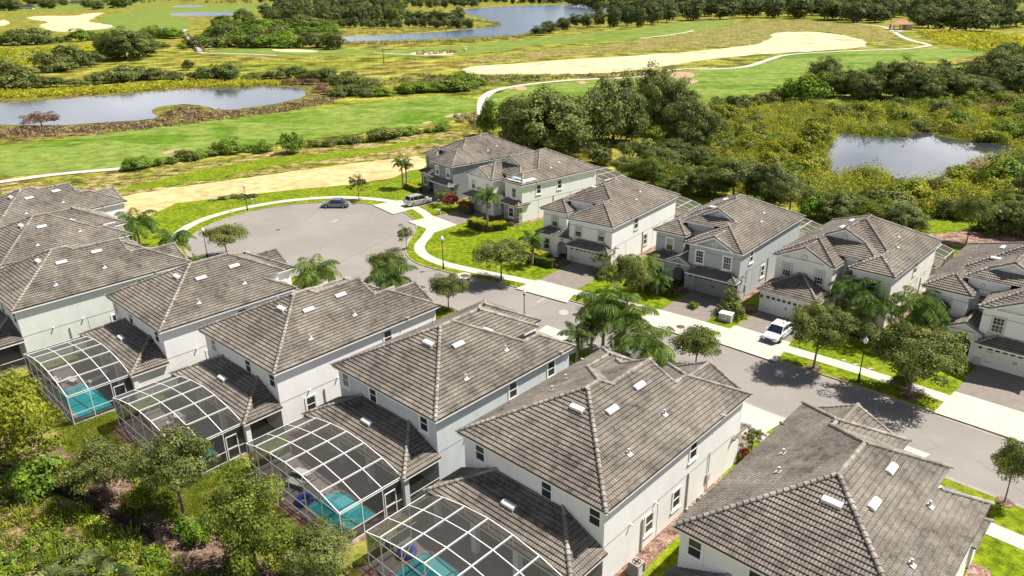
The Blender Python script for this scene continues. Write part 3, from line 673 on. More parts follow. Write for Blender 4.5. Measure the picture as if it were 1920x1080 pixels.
        for (ua, va, ub, vb) in ((-4.0, .9, -.9, 1.3), (-.95, 1.0, -.55, 3.2)):
            for i in range(8):
                f, g2 = i/8, (i+1)/8; c4 = [(ua+(ub-ua)*f, va), (ua+(ub-ua)*g2, va), (ua+(ub-ua)*g2, vb+rnd.uniform(-.12, .12)), (ua+(ub-ua)*f, vb)] if ub-ua > 1 else [(ua, va+(vb-va)*f), (ub, va+(vb-va)*f), (ub, va+(vb-va)*g2), (ua+rnd.uniform(-.1, .1), va+(vb-va)*g2)]
                tb.poly([(x_, y_, zat(hi, x_, y_)+.11) for x_, y_ in c4])
        tb.build('tarpaulin', MT['blue_tarp'], root)
    return root, hi
MT['blue_tarp'] = mat('pale_tarp', (.42, .52, .56), .6); MT['tarp_w'] = mat('white_sandbag', (.62, .64, .64), .7)

def frame_axes(O, yaw):
    y = R(yaw); return Vector((O[0], O[1], 0)), Vector((math.sin(y), math.cos(y), 0)), Vector((math.cos(y), -math.sin(y), 0))
def rear_root(O, yaw, u=0, v=0, name='x'):
    """empty whose local x runs along B, y along A, at rear-frame (u, v)"""
    P, A, B = frame_axes(O, yaw); return empty(name, P+B*u+A*v, -R(yaw))

def cage(label, O, yaw, u0=-12.4, u1=-.4, v0=-8.1, v1=-2.95, z0=2.6, rise=1.05, fromz=0, name='pool_cage', cols=6, doorside=True, front=False):
    r = rear_root(O, yaw, name=name); tag(r, label, 'pool cage', 'pool cages behind the houses')
    U = [u0, u0+.125*(u1-u0)]+[u0+(u1-u0)*(.125+.175*k) for k in range(1, 6)]
    Z = [z0]+[z0+rise*math.sin(math.pi*(.13+.87*k/5*.93)) for k in range(0, 6)]; Z[-1] = z0+.15
    V = [v0, v0+(v1-v0)/3, v0+2*(v1-v0)/3, v1]
    bm = MB(); bw = .10
    for k, (u, z) in enumerate(zip(U, Z)):
        big = 0 < k < 6
        bm.beam((u, v0, z), (u, v1, z), .055 if big else .05, .14 if big else .07)
    for v in V:
        for a in range(6): bm.beam((U[a], v, Z[a]), (U[a+1], v, Z[a+1]), .06)
    bm.build('roof_beam', MT['metalw'], r)
    for k, (u, z) in enumerate(zip(U, Z)):
        ps = MB().beam((u, v0, .03), (u, v0, z), .06)
        if 0 < k < 6: ps.beam((u, v0+.9, z), (u, v0, z-.9), .04); MB().beam((u, v1-.03, z0+.05), (u, v1-.03, z), .06).build('short_post', MT['metalw'], r)
        ps.build('post', MT['metalw'], r)
    for u in (u0, u1):
        for v in V[1:]: MB().beam((u, v, .03), (u, v, z0), .06).build('post', MT['metalw'], r)
    rl = MB()
    for v in (v0,):
        for z in (.06, .95, z0): rl.beam((u0, v, z), (u1, v, z), .05)
    for u in (u0, u1):
        for z in (.06, .95, z0): rl.beam((u, v0, z), (u, v1, z), .05)
    rl.beam((u0, v1, z0), (u1, v1, z0), .06); rl.beam((u0+.1, v0, .95), (u0, v0+1.6, 2.4), .03)
    rl.build('rail', MT['metalw'], r)
    # door in the right-hand side wall
    if doorside:
        d = MB(); a, b = V[2]+.15, V[2]+1.05
        for v in (a, b): d.beam((u1+.02, v, .05), (u1+.02, v, 2.1), .07)
        for z in (.08, 1.05, 2.1): d.beam((u1+.02, a, z), (u1+.02, b, z), .07)
        d.build('screen_door', MT['metalw'], r)
    sc = MB()
    for a in range(6):
        for i in range(3): sc.poly([(U[a], V[i], Z[a]), (U[a+1], V[i], Z[a+1]), (U[a+1], V[i+1], Z[a+1]), (U[a], V[i+1], Z[a])])
        sc.poly([(U[a], v0, .03), (U[a+1], v0, .03), (U[a+1], v0, Z[a+1]), (U[a], v0, Z[a])])
        sc.poly([(U[a], v1, z0), (U[a+1], v1, z0), (U[a+1], v1, Z[a+1]), (U[a], v1, Z[a])])
    for u in (u0, u1): sc.poly([(u, v0, .03), (u, v1, .03), (u, v1, z0), (u, v0, z0)])
    sc.build('screen', MT['screen'], r)
    return r
def deck(O, yaw, pale=False, u0=-12.5, u1=-.3, v0=-8.2, v1=.2):
    r = rear_root(O, yaw, name='lanai_paving'); me = MB().box(u0, u1, v0, v1, -.08, .03).mesh('lanai_paving', MT['deckl' if pale else 'deckp'])
    o = bpy.data.objects.new('lanai_paving', me); col.objects.link(o); o.matrix_world = Matrix.Translation(r.location) @ Matrix.Rotation(-R(yaw), 4, 'Z')
    bpy.data.objects.remove(r); tag(o, kind='structure'); return o
def pool(label, O, yaw, u0, u1, v0, v1, cut=.8, shelf=True):
    r = rear_root(O, yaw, name='swimming_pool'); tag(r, label, 'swimming pool', 'swimming pools in the cages')
    pts = [(u0+cut, v1), (u0, v1-cut), (u0, v0), (u1, v0), (u1, v1)]
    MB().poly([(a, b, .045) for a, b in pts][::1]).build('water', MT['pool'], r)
    cp_ = MB()
    for a, b in zip(pts, pts[1:]+pts[:1]): cp_.beam((a[0], a[1], .06), (b[0], b[1], .06), .26, .06)
    cp_.build('coping', MT['deckl'], r)
    if shelf:
        MB().box(u0+cut+.2, u0+cut+2.2, v1-1.3, v1-.15, .03, .05).build('shelf', MT['pools'], r)
        MB().box(u0+.15, u0+.5, v0+.2, v1-cut, .03, .052).build('step', MT['pools'], r)
    return r

# ------------------------------------------------------------------ leaves
def leaf_mesh(name, m, C, D_, S, L, Wd, tint):
    """C centres, D_ long axes, S short axes (n x 3), L / Wd half lengths, tint per leaf"""
    n = len(C); L = np.asarray(L).reshape(-1, 1); Wd = np.asarray(Wd).reshape(-1, 1)
    v = np.stack([C-D_*L, C+S*Wd, C+D_*L, C-S*Wd], 1).reshape(-1, 3).astype(np.float32)
    me = bpy.data.meshes.new(name); me.vertices.add(4*n); me.vertices.foreach_set('co', v.ravel())
    me.loops.add(4*n); me.polygons.add(n); me.polygons.foreach_set('loop_start', np.arange(0, 4*n, 4, dtype=np.int32))
    me.loops.foreach_set('vertex_index', np.arange(4*n, dtype=np.int32))
    a = me.attributes.new('tint', 'FLOAT', 'POINT'); a.data.foreach_set('value', np.repeat(np.clip(tint, 0, 1), 4).astype(np.float32))
    me.update(calc_edges=True); me.materials.append(m); return me
def unit(v): return v/np.maximum(np.linalg.norm(v, axis=-1, keepdims=True), 1e-9)
def rdirs(g, n): return unit(g.normal(size=(n, 3)))
def crown_pts(g, K, n, rx=1, rz=.8, zc=.8, cr_=(.26, .42), shell=(.45, .92), low=-.55, gnd=False):
    """clumps of leaves over an uneven crown; returns centres, long axes, short axes, tint"""
    d = rdirs(g, K*3); d = d[d[:, 2] > low][:K]; K = len(d)
    rad = g.uniform(*shell, K); lob = 1+.16*np.sin(3*np.arctan2(d[:, 1], d[:, 0])+g.uniform(0, 6))+.1*np.sin(5*d[:, 2]*3+g.uniform(0, 6))
    cc = d*(rad*lob)[:, None]*np.array([rx, rx, rz]); crr = g.uniform(*cr_, K); ct = g.uniform(0, 1, K)
    idx = np.repeat(np.arange(K), n); dd = rdirs(g, K*n); r = crr[idx]*g.uniform(.35, 1.08, K*n)**.6
    dd[:, 2] = np.where(dd[:, 2] < -.3, -dd[:, 2], dd[:, 2]); dd = unit(dd)
    P = cc[idx]+dd*r[:, None]*np.array([1, 1, .75]); P[:, 2] += zc
    if gnd: P[:, 2] = np.abs(P[:, 2]-.02)+.02
    nrm = unit(dd+unit(cc[idx])*.5+np.array([0, 0, .35])+rdirs(g, K*n)*.75)
    la = unit(np.cross(nrm, rdirs(g, K*n))); sa = np.cross(nrm, la)
    t = .62*ct[idx]+.38*g.uniform(0, 1, K*n)
    return P, la, sa, t
def crown(name, m, seed, K, n, ls, **k):
    g = np.random.default_rng(seed); P, la, sa, t = crown_pts(g, K, n, **k); s = g.uniform(.6, 1.3, len(P))
    return leaf_mesh(name, m, P, la, sa, ls*s, ls*.55*s, t)
def trunk_mesh(name, m, seed, h=1.0, r=.045, limbs=6, spread=.6, lean=.04, fork=.35, n=7):
    g = random.Random(seed); mb = MB(); top = Vector((g.uniform(-lean, lean), g.uniform(-lean, lean), h*.75))
    mb.tube([(0, 0, -.02), (0, 0, .05), top*.5+Vector((g.uniform(-lean, lean)*.5, 0, 0)), top], [r*1.5, r, r*.8, r*.45], n)
    for k in range(limbs):
        a = k*2*math.pi/limbs+g.uniform(-.3, .3); f = fork+(.85-fork)*g.random(); st = top*f/.75*.95
        if st.z > top.z: st = top.copy()
        s_ = spread*g.uniform(.6, 1); e = st+Vector((math.cos(a)*s_, math.sin(a)*s_, h*.35*g.uniform(.6, 1.2)))
        md_ = st.lerp(e, .5)+Vector((0, 0, -.03)); mb.tube([st, md_, e], [r*.5, r*.33, r*.12], 5)
        for j in range(2):
            e2 = md_+Vector((math.cos(a+j-.5)*s_*.5, math.sin(a+j-.5)*s_*.5, h*.25)); mb.tube([md_, e2], [r*.25, r*.08], 4)
    return mb.mesh(name, m)
PROTO = {}
def proto(kind):
    if kind in PROTO: return PROTO[kind]
    S = {  # kind: (leaf material, bark, [variants of crown args], trunk radius)
     'street': ('street', 'bark', dict(K=85, n=140, ls=.036, rz=.56, zc=1.06, cr_=(.2, .34), shell=(.35, .88), low=-.45), .032, 1.5),
     'thin':   ('street', 'bark', dict(K=34, n=80, ls=.045, rz=.72, zc=1.0, cr_=(.15, .28), shell=(.3, .9), low=-.5), .032, 1.6),
     'yard':   ('olive', 'bark', dict(K=100, n=140, ls=.032, rz=.58, zc=1.12, cr_=(.18, .32), shell=(.4, .92), low=-.7), .04, 1.5),
     'yardm':  ('mid', 'bark', dict(K=105, n=130, ls=.032, rz=.95, zc=1.0, cr_=(.17, .3), shell=(.4, .97), low=-.9), .04, 1.4),
     'yardg':  ('yellow', 'bark', dict(K=80, n=120, ls=.036, rz=.95, zc=1.0, cr_=(.2, .34), shell=(.4, .95), low=-.9), .04, 1.4),
     'laurel': ('street', 'bark', dict(K=160, n=130, ls=.030, rz=.58, zc=1.26, cr_=(.15, .27), shell=(.5, .95), low=-.8), .035, 1.5),
     'oak':    ('dark', 'barkd', dict(K=170, n=110, ls=.036, rz=.80, zc=.72, cr_=(.15, .30), shell=(.6, .96), low=-.95, gnd=True), .05, .9),
     'bush':   ('olive', 'bark', dict(K=44, n=75, ls=.070, rz=.62, zc=.42, cr_=(.25, .42), shell=(.3, .9), low=-.7, gnd=True), .04, .5),
     'bushd':  ('dark', 'barkd', dict(K=42, n=72, ls=.072, rz=.62, zc=.42, cr_=(.25, .42), shell=(.3, .9), low=-.7, gnd=True), .04, .5),
     'bushg':  ('green', 'bark', dict(K=42, n=72, ls=.072, rz=.62, zc=.42, cr_=(.25, .42), shell=(.3, .9), low=-.7, gnd=True), .04, .5),
     'bushy':  ('yellow', 'bark', dict(K=42, n=72, ls=.072, rz=.62, zc=.42, cr_=(.25, .42), shell=(.3, .9), low=-.7, gnd=True), .04, .5),
     'brown':  ('brown', 'bark', dict(K=36, n=60, ls=.055, rz=.8, zc=.4, cr_=(.2, .36), shell=(.35, .95), low=-.2), .03, .6),
     'red':    ('red', 'bark', dict(K=26, n=40, ls=.085, rz=.75, zc=.55, cr_=(.25, .42), shell=(.35, .9), low=-.3), .04, .6),
     'far':    ('far', 'barkd', dict(K=60, n=50, ls=.085, rz=.9, zc=.8, cr_=(.25, .45), shell=(.4, .95), low=-.95, gnd=True), .05, .9),
     'farg':   ('olive', 'barkd', dict(K=60, n=50, ls=.085, rz=.9, zc=.8, cr_=(.25, .45), shell=(.4, .95), low=-.95, gnd=True), .05, .9),
    }[kind]
    lm, bk, kw, tr, th = S; out = []
    for v in range(3 if kind in ('street', 'oak', 'bush', 'bushd', 'far', 'yard', 'laurel') else 2):
        c = crown('crown', LM[lm], hash_(kind)+v, **kw); t = trunk_mesh('trunk', MT[bk], hash_(kind)+v, h=th, r=tr, spread=.55 if th > .7 else .35)
        out.append((c, t))
    PROTO[kind] = out; return out
def hash_(s): return sum(ord(c)*(i+3) for i, c in enumerate(s)) % 9973
NAMES = dict(street='street_tree', thin='young_tree', yard='yard_tree', yardg='yard_tree', yardm='yard_tree', laurel='street_tree', oak='oak_tree', bush='shrub', bushd='shrub', bushg='shrub', bushy='shrub', brown='bare_shrub', red='croton_shrub', far='woodland_tree', farg='woodland_tree')
HT = dict(street=1.62, thin=1.75, yard=1.7, yardg=1.95, yardm=1.95, laurel=1.95, oak=1.5, bush=1.15, bushd=1.15, bushg=1.15, bushy=1.15, brown=1.2, red=1.15, far=1.75, farg=1.75)
def plant(kind, loc, width, height, label, group=None, rz=None, name=None, cat=None):
    """a tree or shrub of a given crown width and total height (metres)"""
    pr = proto(kind); c, t = pr[rnd.randrange(len(pr))]; n = name or NAMES[kind]
    e = empty(n, loc, rnd.uniform(0, 6.28) if rz is None else rz); f_ = rnd.uniform(.82, 1.2) if kind in ('bush', 'bushd', 'bushg', 'bushy', 'oak', 'far', 'farg') else 1; e.scale = (width/2*f_, width/2/f_, height/HT[kind])
    tag(e, label, cat or ('tree' if 'tree' in n else 'shrub'), group)
    link('crown', c, e); link('trunk' if 'tree' in n else 'stem', t, e); return e
def plant_px(kind, x, y, wpx, hpx, label, group=None, **k):
    p = G(x, y); d = depth(p); wm = wpx*d/FPX; hm = hpx*d/FPX/cp*.97
    # the crown's own depth shows from above: take it off the height
    hm = max(hm-.5*wm*sp*.55, .35*wm, .3)
    return plant(kind, p, wm, hm, label, group, **k)

# queen palm: fronds of drooping leaflets round a crownshaft
def palm_crown(name, m, seed, nf=17, L=2.7, droop=1.0, wleaf=.027, nl=40):
    g = np.random.default_rng(seed); C = []; Dd = []; Sd = []; Ls = []; Ws = []; T = []
    for f in range(nf):
        a = f*2.399+g.uniform(-.2, .2); el = R(75-78*(f/nf)**.8+g.uniform(-8, 8)); Lf = L*g.uniform(.85, 1.1); ft = g.uniform(0, .6)
        h = np.array([math.cos(a), math.sin(a), 0]); p = np.array([0, 0, .1]); prev = p; ang = el
        side = np.array([-math.sin(a), math.cos(a), 0])
        for k in range(nl):
            t = k/(nl-1); ang = el-droop*1.9*t**1.5
            d = h*math.cos(ang)+np.array([0, 0, math.sin(ang)]); p = p+d*Lf/nl
            C.append(p-d*Lf/nl/2); Dd.append(d); Sd.append(side); Ls.append(Lf/nl*.6); Ws.append(.028*(1-t*.7)); T.append(ft+.3)
            if t < .1: continue
            ll = .40*math.sin(math.pi*min(1, .18+t*.85))**.6*L/2.6
            for s in (-1, 1):
                for q in range(2):
                    ld = unit(side*s*1.0+d*.45+np.array([0, 0, -.55-.6*g.random()])+g.normal(size=3)*.15); n_ = unit(np.cross(ld, d)); ws = unit(np.cross(n_, ld)+g.normal(size=3)*.3)
                    C.append(p-d*Lf/nl*.5*q+ld*ll*.9); Dd.append(ld); Sd.append(ws); Ls.append(ll*g.uniform(.8, 1.15)); Ws.append(wleaf); T.append(ft+g.uniform(0, .4))
    return leaf_mesh(name, m, np.array(C), np.array(Dd), np.array(Sd), np.array(Ls), np.array(Ws), np.array(T))
def fan_crown(name, m, seed, nf=26, L=1.0, nl=9):
    g = np.random.default_rng(seed); C = []; Dd = []; Sd = []; Ls = []; Ws = []; T = []
    for f in range(nf):
        d = rdirs(g, 1)[0]; d[2] = abs(d[2])*1.1-.35; d = unit(d); s = unit(np.cross(d, [0, 0, 1])+1e-6); ft = g.uniform(0, .7); up = np.cross(s, d)
        hub = d*L*.55*g.uniform(.8, 1.1)
        for k in range(nl):
            a = (k/(nl-1)-.5)*2.6; ld = unit(d*math.cos(a)+s*math.sin(a)-np.array([0, 0, .25])); ll = L*.33
            C.append(hub+ld*ll); Dd.append(ld); Sd.append(unit(np.cross(ld, up)+g.normal(size=3)*.2)); Ls.append(ll); Ws.append(L*.055); T.append(ft+g.uniform(0, .3))
    return leaf_mesh(name, m, np.array(C), np.array(Dd), np.array(Sd), np.array(Ls), np.array(Ws), np.array(T))
PALM = [palm_crown('crown', LM['palm'], 40+i, nf=(17, 20, 15)[i], L=(2.7, 3.0, 2.5)[i], droop=(1.0, 1.15, .9)[i]) for i in range(3)]
SAB = [fan_crown('crown', LM['sabal'], 60+i) for i in range(2)]
def ptrunk(seed, rr):
    g = random.Random(seed); mb = MB(); k = 8; pts = []; rad = []
    bx, by = g.uniform(-.06, .06), g.uniform(-.06, .06)
    for i in range(k+1): t = i/k; pts.append((bx*math.sin(t*3), by*math.sin(t*2.5), t)); rad.append(rr*(1.35 if i == 0 else 1-.3*t))
    mb.tube(pts, rad, 9); return mb.mesh('trunk', MT['barkp'])
PTR = [ptrunk(i, .17) for i in range(3)]
def boot():
    mb = MB(); mb.tube([(0, 0, -.75), (0, 0, -.3), (0, 0, .25)], [.16, .2, .09], 8); return mb.mesh('crownshaft', LM['green'])
BOOT = boot()
def palm(loc, trunk_h, size, label, group=None, sabal=False, v=None, lean=0):
    v = rnd.randrange(3) if v is None else v
    e = empty('sabal_palm' if sabal else 'queen_palm', loc, rnd.uniform(0, 6.28)); tag(e, label, 'palm', group)
    e.rotation_euler = (lean, 0, e.rotation_euler.z)
    t = link('trunk', PTR[v % 3], e); t.scale = (1, 1, trunk_h)
    c = link('crown', SAB[v % 2] if sabal else PALM[v % 3], e, (0, 0, trunk_h)); c.scale = (size, size, size)
    if not sabal: link('crownshaft', BOOT, e, (0, 0, trunk_h)).scale = (1, 1, 1)
    return e

def stuff(name, m, seed, clumps, label, ls=.2, n=40, zr=.8, elong=.55, up=.35, cat='undergrowth'):
    """a mass of leaf clumps nobody could count: clumps = [(x, y, radius, height)]"""
    g = np.random.default_rng(seed); C = np.array(clumps, float); K = len(C); idx = np.repeat(np.arange(K), n); N = K*n
    dd = rdirs(g, N); dd[:, 2] = np.abs(dd[:, 2])*1.0-.1; dd = unit(dd); r = g.uniform(.45, 1.05, N)**.5
    P = np.zeros((N, 3)); P[:, 0] = C[idx, 0]+dd[:, 0]*r*C[idx, 2]; P[:, 1] = C[idx, 1]+dd[:, 1]*r*C[idx, 2]; P[:, 2] = np.maximum(dd[:, 2]*r, 0)*C[idx, 3]+.05
    nrm = unit(dd+np.array([0, 0, up])+rdirs(g, N)*.8); la = unit(np.cross(nrm, rdirs(g, N))); sa = np.cross(nrm, la)
    s = g.uniform(.6, 1.35, N)*ls; t = .65*g.uniform(0, 1, K)[idx]+.35*g.uniform(0, 1, N)
    me = leaf_mesh(name, m, P, la, sa, s, s*elong, t); o = link(name, me); tag(o, label, cat, None, 'stuff'); return o
def blades(name, m, seed, pts, label, h=.5, w=.03, n=30, r=.5, lean=.6, cat='grass'):
    g = np.random.default_rng(seed); C = np.array(pts, float); K = len(C); idx = np.repeat(np.arange(K), n); N = K*n
    a = g.uniform(0, 6.283, N); rr = r*np.sqrt(g.uniform(0, 1, N)); hh = h*C[idx, 2]*g.uniform(.6, 1.2, N)
    d = unit(np.stack([np.cos(a)*lean*g.uniform(0, 1, N), np.sin(a)*lean*g.uniform(0, 1, N), np.ones(N)], 1))
    B_ = np.stack([C[idx, 0]+np.cos(a)*rr, C[idx, 1]+np.sin(a)*rr, np.zeros(N)], 1); P = B_+d*hh[:, None]*.5
    s = unit(np.cross(d, rdirs(g, N))); me = leaf_mesh(name, m, P, d, s, hh*.5, np.full(N, w), .6*g.uniform(0, 1, K)[idx]+.4*g.uniform(0, 1, N))
    o = link(name, me); tag(o, label, cat, None, 'stuff'); return o
def inpoly(p, poly):
    c = False; n = len(poly)
    for i in range(n):
        a, b = poly[i], poly[i-1]
        if (a[1] > p[1]) != (b[1] > p[1]) and p[0] < (b[0]-a[0])*(p[1]-a[1])/(b[1]-a[1])+a[0]: c = not c
    return c
def scatter(poly, N, seed, holes=()):
    g = random.Random(seed); xs = [p[0] for p in poly]; ys = [p[1] for p in poly]; out = []; tries = 0
    while len(out) < N and tries < N*60:
        tries += 1; p = (g.uniform(min(xs), max(xs)), g.uniform(min(ys), max(ys)))
        if inpoly(p, poly) and not any(inpoly(p, h) for h in holes): out.append(p)
    return out
def pxpoly(pts): return [tuple(G(*p))[:2] for p in pts]
def along(pts, step, seed=0, jit=0):
    """points along a polyline of world points"""
    g = random.Random(seed); out = []; acc = 0
    for a, b in zip(pts, pts[1:]):
        a, b = Vector(a[:2]), Vector(b[:2]); L = (b-a).length; s = acc
        while s < L: p = a.lerp(b, s/L); out.append((p.x+g.uniform(-jit, jit), p.y+g.uniform(-jit, jit))); s += step
        acc = s-L
    return out

# ------------------------------------------------------------------ ground sheets
def smooth_poly(pts, it=2, rough=0, seed=1, closed=True):
    P = [Vector(p[:2]) for p in pts]
    for _ in range(it):
        Q = []; n = len(P)
        for i in range(n if closed else n-1):
            a, b = P[i], P[(i+1) % n]; Q += [a.lerp(b, .25), a.lerp(b, .75)]
        if not closed: Q = [P[0]]+Q+[P[-1]]
        P = Q
    if rough:
        g = random.Random(seed); Q = []
        for i in range(len(P)):
            a, b = P[i], P[(i+1) % len(P)]; L = (b-a).length; k = max(1, int(L/(rough*2.2)))
            for j in range(k): Q.append(a.lerp(b, j/k)+Vector((g.uniform(-1, 1), g.uniform(-1, 1)))*rough*.5)
        P = Q
    return [tuple(p) for p in P]
def sheet(name, pts, z, m, label=None):
    me = bpy.data.meshes.new(name); v = [(p[0], p[1], z) for p in pts]
    t = tessellate_polygon([[Vector(p) for p in v]]); f = []
    for a, b, c in t:
        s = (v[b][0]-v[a][0])*(v[c][1]-v[a][1])-(v[b][1]-v[a][1])*(v[c][0]-v[a][0])
        f.append((a, b, c) if s > 0 else (c, b, a))
    me.from_pydata(v, [], f); me.materials.append(m); o = link(name, me); tag(o, label, None, None, 'structure'); return o
def ribbon(name, pts, wd, z, m, thick=0, it=2, off=0, kind=True, taper=None):
    P = [Vector(p) for p in smooth_poly(pts, it, closed=False)]; mb = MB(); Lf = []; Rt = []; acc = 0; U = []
    for i, p in enumerate(P):
        d = (P[min(i+1, len(P)-1)]-P[max(i-1, 0)]).normalized(); n = Vector((-d.y, d.x))
        Lf.append(p+n*(off+wd/2)); Rt.append(p+n*(off-wd/2)); U.append(acc); acc += (P[min(i+1, len(P)-1)]-p).length
    for i in range(len(P)-1):
        a, b, c, d = Lf[i], Lf[i+1], Rt[i+1], Rt[i]; uv = [(U[i], 0), (U[i], 1), (U[i+1], 1), (U[i+1], 0)]
        mb.poly([(d.x, d.y, z), (c.x, c.y, z), (b.x, b.y, z), (a.x, a.y, z)], [(U[i], 0), (U[i+1], 0), (U[i+1], 1), (U[i], 1)])
        if thick:
            for p, q in ((a, b), (c, d)): mb.poly([(p.x, p.y, z), (q.x, q.y, z), (q.x, q.y, z-thick), (p.x, p.y, z-thick)], [(U[i], 0)]*4)
    o = mb.build(name, m)
    if kind: tag(o, kind='structure')
    return o

# ================================================================== THE PLACE
# ------------------------------------------------------------------ golf course and wetland ground
Z0 = -.14
gs = MB(); gs.poly([(-4200, -200, Z0), (4200, -200, Z0), (4200, 6500, Z0), (-4200, 6500, Z0)]); tag(gs.build('ground', MT['rough']), kind='structure')
LVK = [0]
def area_px(name, pts, lv, m, it=2, rough=0, seed=1): LVK[0] += 1; return sheet(name, smooth_poly(pxpoly(pts), it, rough, seed), Z0+.02*lv+.0004*LVK[0], MT[m])
area_px('fairway', [(-30, 272), (120, 262), (300, 236), (450, 220), (560, 206), (700, 192), (800, 179), (880, 181), (900, 190), (898, 205), (862, 222), (800, 236), (700, 246), (560, 262), (420, 286), (300, 305), (240, 312), (100, 322), (-30, 334)], 2, 'fair')
area_px('fairway', [(905, 190), (935, 172), (1000, 158), (1100, 150), (1200, 147), (1300, 132), (1430, 122), (1470, 103), (1560, 96), (1640, 93), (1720, 92), (1800, 90), (1850, 92), (1852, 102), (1760, 112), (1640, 125), (1560, 150), (1500, 162), (1400, 178), (1320, 190), (1240, 195), (1120, 200), (1000, 210), (930, 215)], 2, 'fair')
area_px('fairway', [(700, 100), (730, 92), (870, 86), (960, 76), (1100, 62), (1180, 55), (1280, 43), (1370, 36), (1385, 42), (1290, 62), (1180, 75), (1080, 80), (1000, 84), (930, 97), (840, 103), (760, 106)], 2, 'fair2')
area_px('fairway', [(385, 98), (430, 90), (520, 89), (620, 91), (720, 94), (700, 104), (560, 104), (420, 104)], 2, 'fair2')
area_px('fairway', [(170, 40), (240, 20), (330, 12), (420, 12), (500, 4), (560, -4), (560, 12), (480, 20), (400, 24), (300, 30), (250, 50), (210, 58)], 1, 'fair2')
area_px('fairway', [(-20, 22), (120, 16), (260, 14), (330, 8), (240, 6), (60, 6), (-20, 10)], 1, 'fair2')
area_px('fairway', [(150, 58), (200, 45), (330, 30), (360, 40), (350, 60), (280, 62)], 1, 'fair2')
area_px('fairway', [(1000, 30), (1060, 20), (1170, 14), (1160, 24), (1050, 40)], 1, 'fair2')
area_px('rough', [(0, 268), (150, 256), (300, 228), (420, 214), (560, 200), (660, 190), (560, 196), (420, 204), (300, 214), (150, 226), (0, 232)], 1, 'bank')
area_px('sand_waste', [(858, 131), (882, 124), (1000, 116), (1150, 106), (1280, 98), (1390, 88), (1440, 78), (1447, 62), (1490, 59), (1560, 61), (1615, 73), (1634, 84), (1600, 91), (1520, 96), (1430, 101), (1330, 110), (1210, 131), (1100, 139), (960, 139), (890, 140)], 3, 'waste', 2, 3, 5)
area_px('sand_waste', [(43, 34), (75, 29), (140, 30), (160, 25), (200, 23), (172, 34), (165, 41), (208, 46), (212, 53), (160, 57), (118, 61), (80, 53), (70, 45), (100, 42)], 3, 'waste', 2, 6, 6)
area_px('sand_waste', [(-15, 48), (5, 35), (20, 42), (12, 47), (-15, 52)], 3, 'waste', 2, 4, 7)
area_px('sand_waste', [(505, 92), (540, 91), (600, 95), (590, 98), (520, 97)], 3, 'waste', 2)
area_px('sand_waste', [(765, 99), (800, 96), (855, 98), (845, 103), (775, 104)], 4, 'waste', 2, 1)
for k, p in enumerate([[(300, 288), (320, 280), (342, 277), (338, 281), (315, 289)], [(830, 218), (850, 212), (868, 211), (862, 216), (840, 221)], [(788, 231), (803, 226), (812, 228), (800, 233)], [(962, 164), (975, 160), (990, 164), (985, 170), (970, 169)], [(1083, 153), (1092, 150), (1100, 153), (1095, 158), (1086, 157)], [(1253, 138), (1275, 133), (1304, 137), (1300, 146), (1275, 148), (1257, 144)], [(1282, 153), (1300, 148), (1312, 151), (1300, 157), (1285, 157)]]):
    area_px('bunker', p, 4, 'bunker', 2)
area_px('dry_grass', [(1445, 66), (1440, 80), (1380, 86), (1260, 92), (1100, 103), (960, 110), (870, 118), (900, 106), (1050, 92), (1180, 78), (1300, 62), (1400, 40), (1560, 38), (1640, 52), (1690, 76), (1640, 80), (1600, 66), (1520, 55)], 1, 'verge', 2, 4, 9)
# ponds
BANKS = {}
def pond(pts, m='pond', lv=4, rough=1.2, seed=3, name='pond'):
    P = smooth_poly(pxpoly(pts), 2, rough, seed); return sheet(name, P, Z0+.02*lv+.03, MT[m]), P
area_px('pond_bank', [(-60, 186), (60, 184), (200, 170), (330, 160), (450, 155), (580, 155), (625, 160), (630, 172), (600, 192), (520, 212), (420, 222), (300, 240), (150, 256), (60, 262), (-60, 268)], 1, 'bank', 2, 3, 4)
_, POND1 = pond([(-60, 196), (60, 191), (200, 178), (330, 168), (450, 162), (540, 162), (572, 168), (574, 180), (540, 190), (480, 201), (410, 208), (385, 199), (350, 194), (300, 199), (281, 208), (296, 216), (292, 223), (200, 229), (110, 235), (60, 235), (-60, 231)])
_, LAKE = pond([(566, 74), (610, 70), (700, 66), (800, 62), (880, 55), (936, 48), (930, 40), (868, 24), (866, 17), (950, 12), (1040, 9), (1120, 9), (1170, 11), (1150, 20), (1080, 35), (1010, 55), (985, 65), (850, 72), (700, 77), (600, 79)], 'lake', 2, 3)
pond([(310, 25), (380, 22), (450, 22), (458, 27), (400, 30), (330, 31)], 'lake', 2, 3); pond([(315, 12), (350, 9), (390, 10), (380, 13), (330, 14)], 'lake', 2, 3)
pond([(640, 9), (690, 6), (690, 13), (640, 16)], 'lake', 2, 3)
pond([(-30, 114), (20, 104), (60, 99), (125, 93), (100, 99), (60, 108), (30, 114), (-30, 124)], 'lake', 3, 2)
area_px('wetland_floor', [(1150, 330), (1160, 270), (1230, 215), (1330, 200), (1480, 190), (1600, 196), (1750, 190), (1960, 178), (2050, 260), (2050, 470), (1800, 440), (1560, 400), (1400, 360), (1250, 345)], 1, 'wetg', 2, 2, 11)
_, POND4 = pond([(1552, 300), (1556, 275), (1570, 252), (1585, 249), (1610, 256), (1640, 256), (1680, 258), (1700, 256), (1722, 248), (1740, 247), (1765, 256), (1810, 264), (1850, 268), (1912, 274), (1895, 288), (1860, 294), (1800, 315), (1770, 330), (1700, 342), (1672, 332), (1640, 316), (1600, 318), (1584, 333), (1556, 322)], 'marsh', 3, .7)
_, POND5 = pond([(1371, 250), (1380, 244), (1400, 244), (1416, 252), (1400, 257), (1376, 258)], 'marsh', 3, .5)
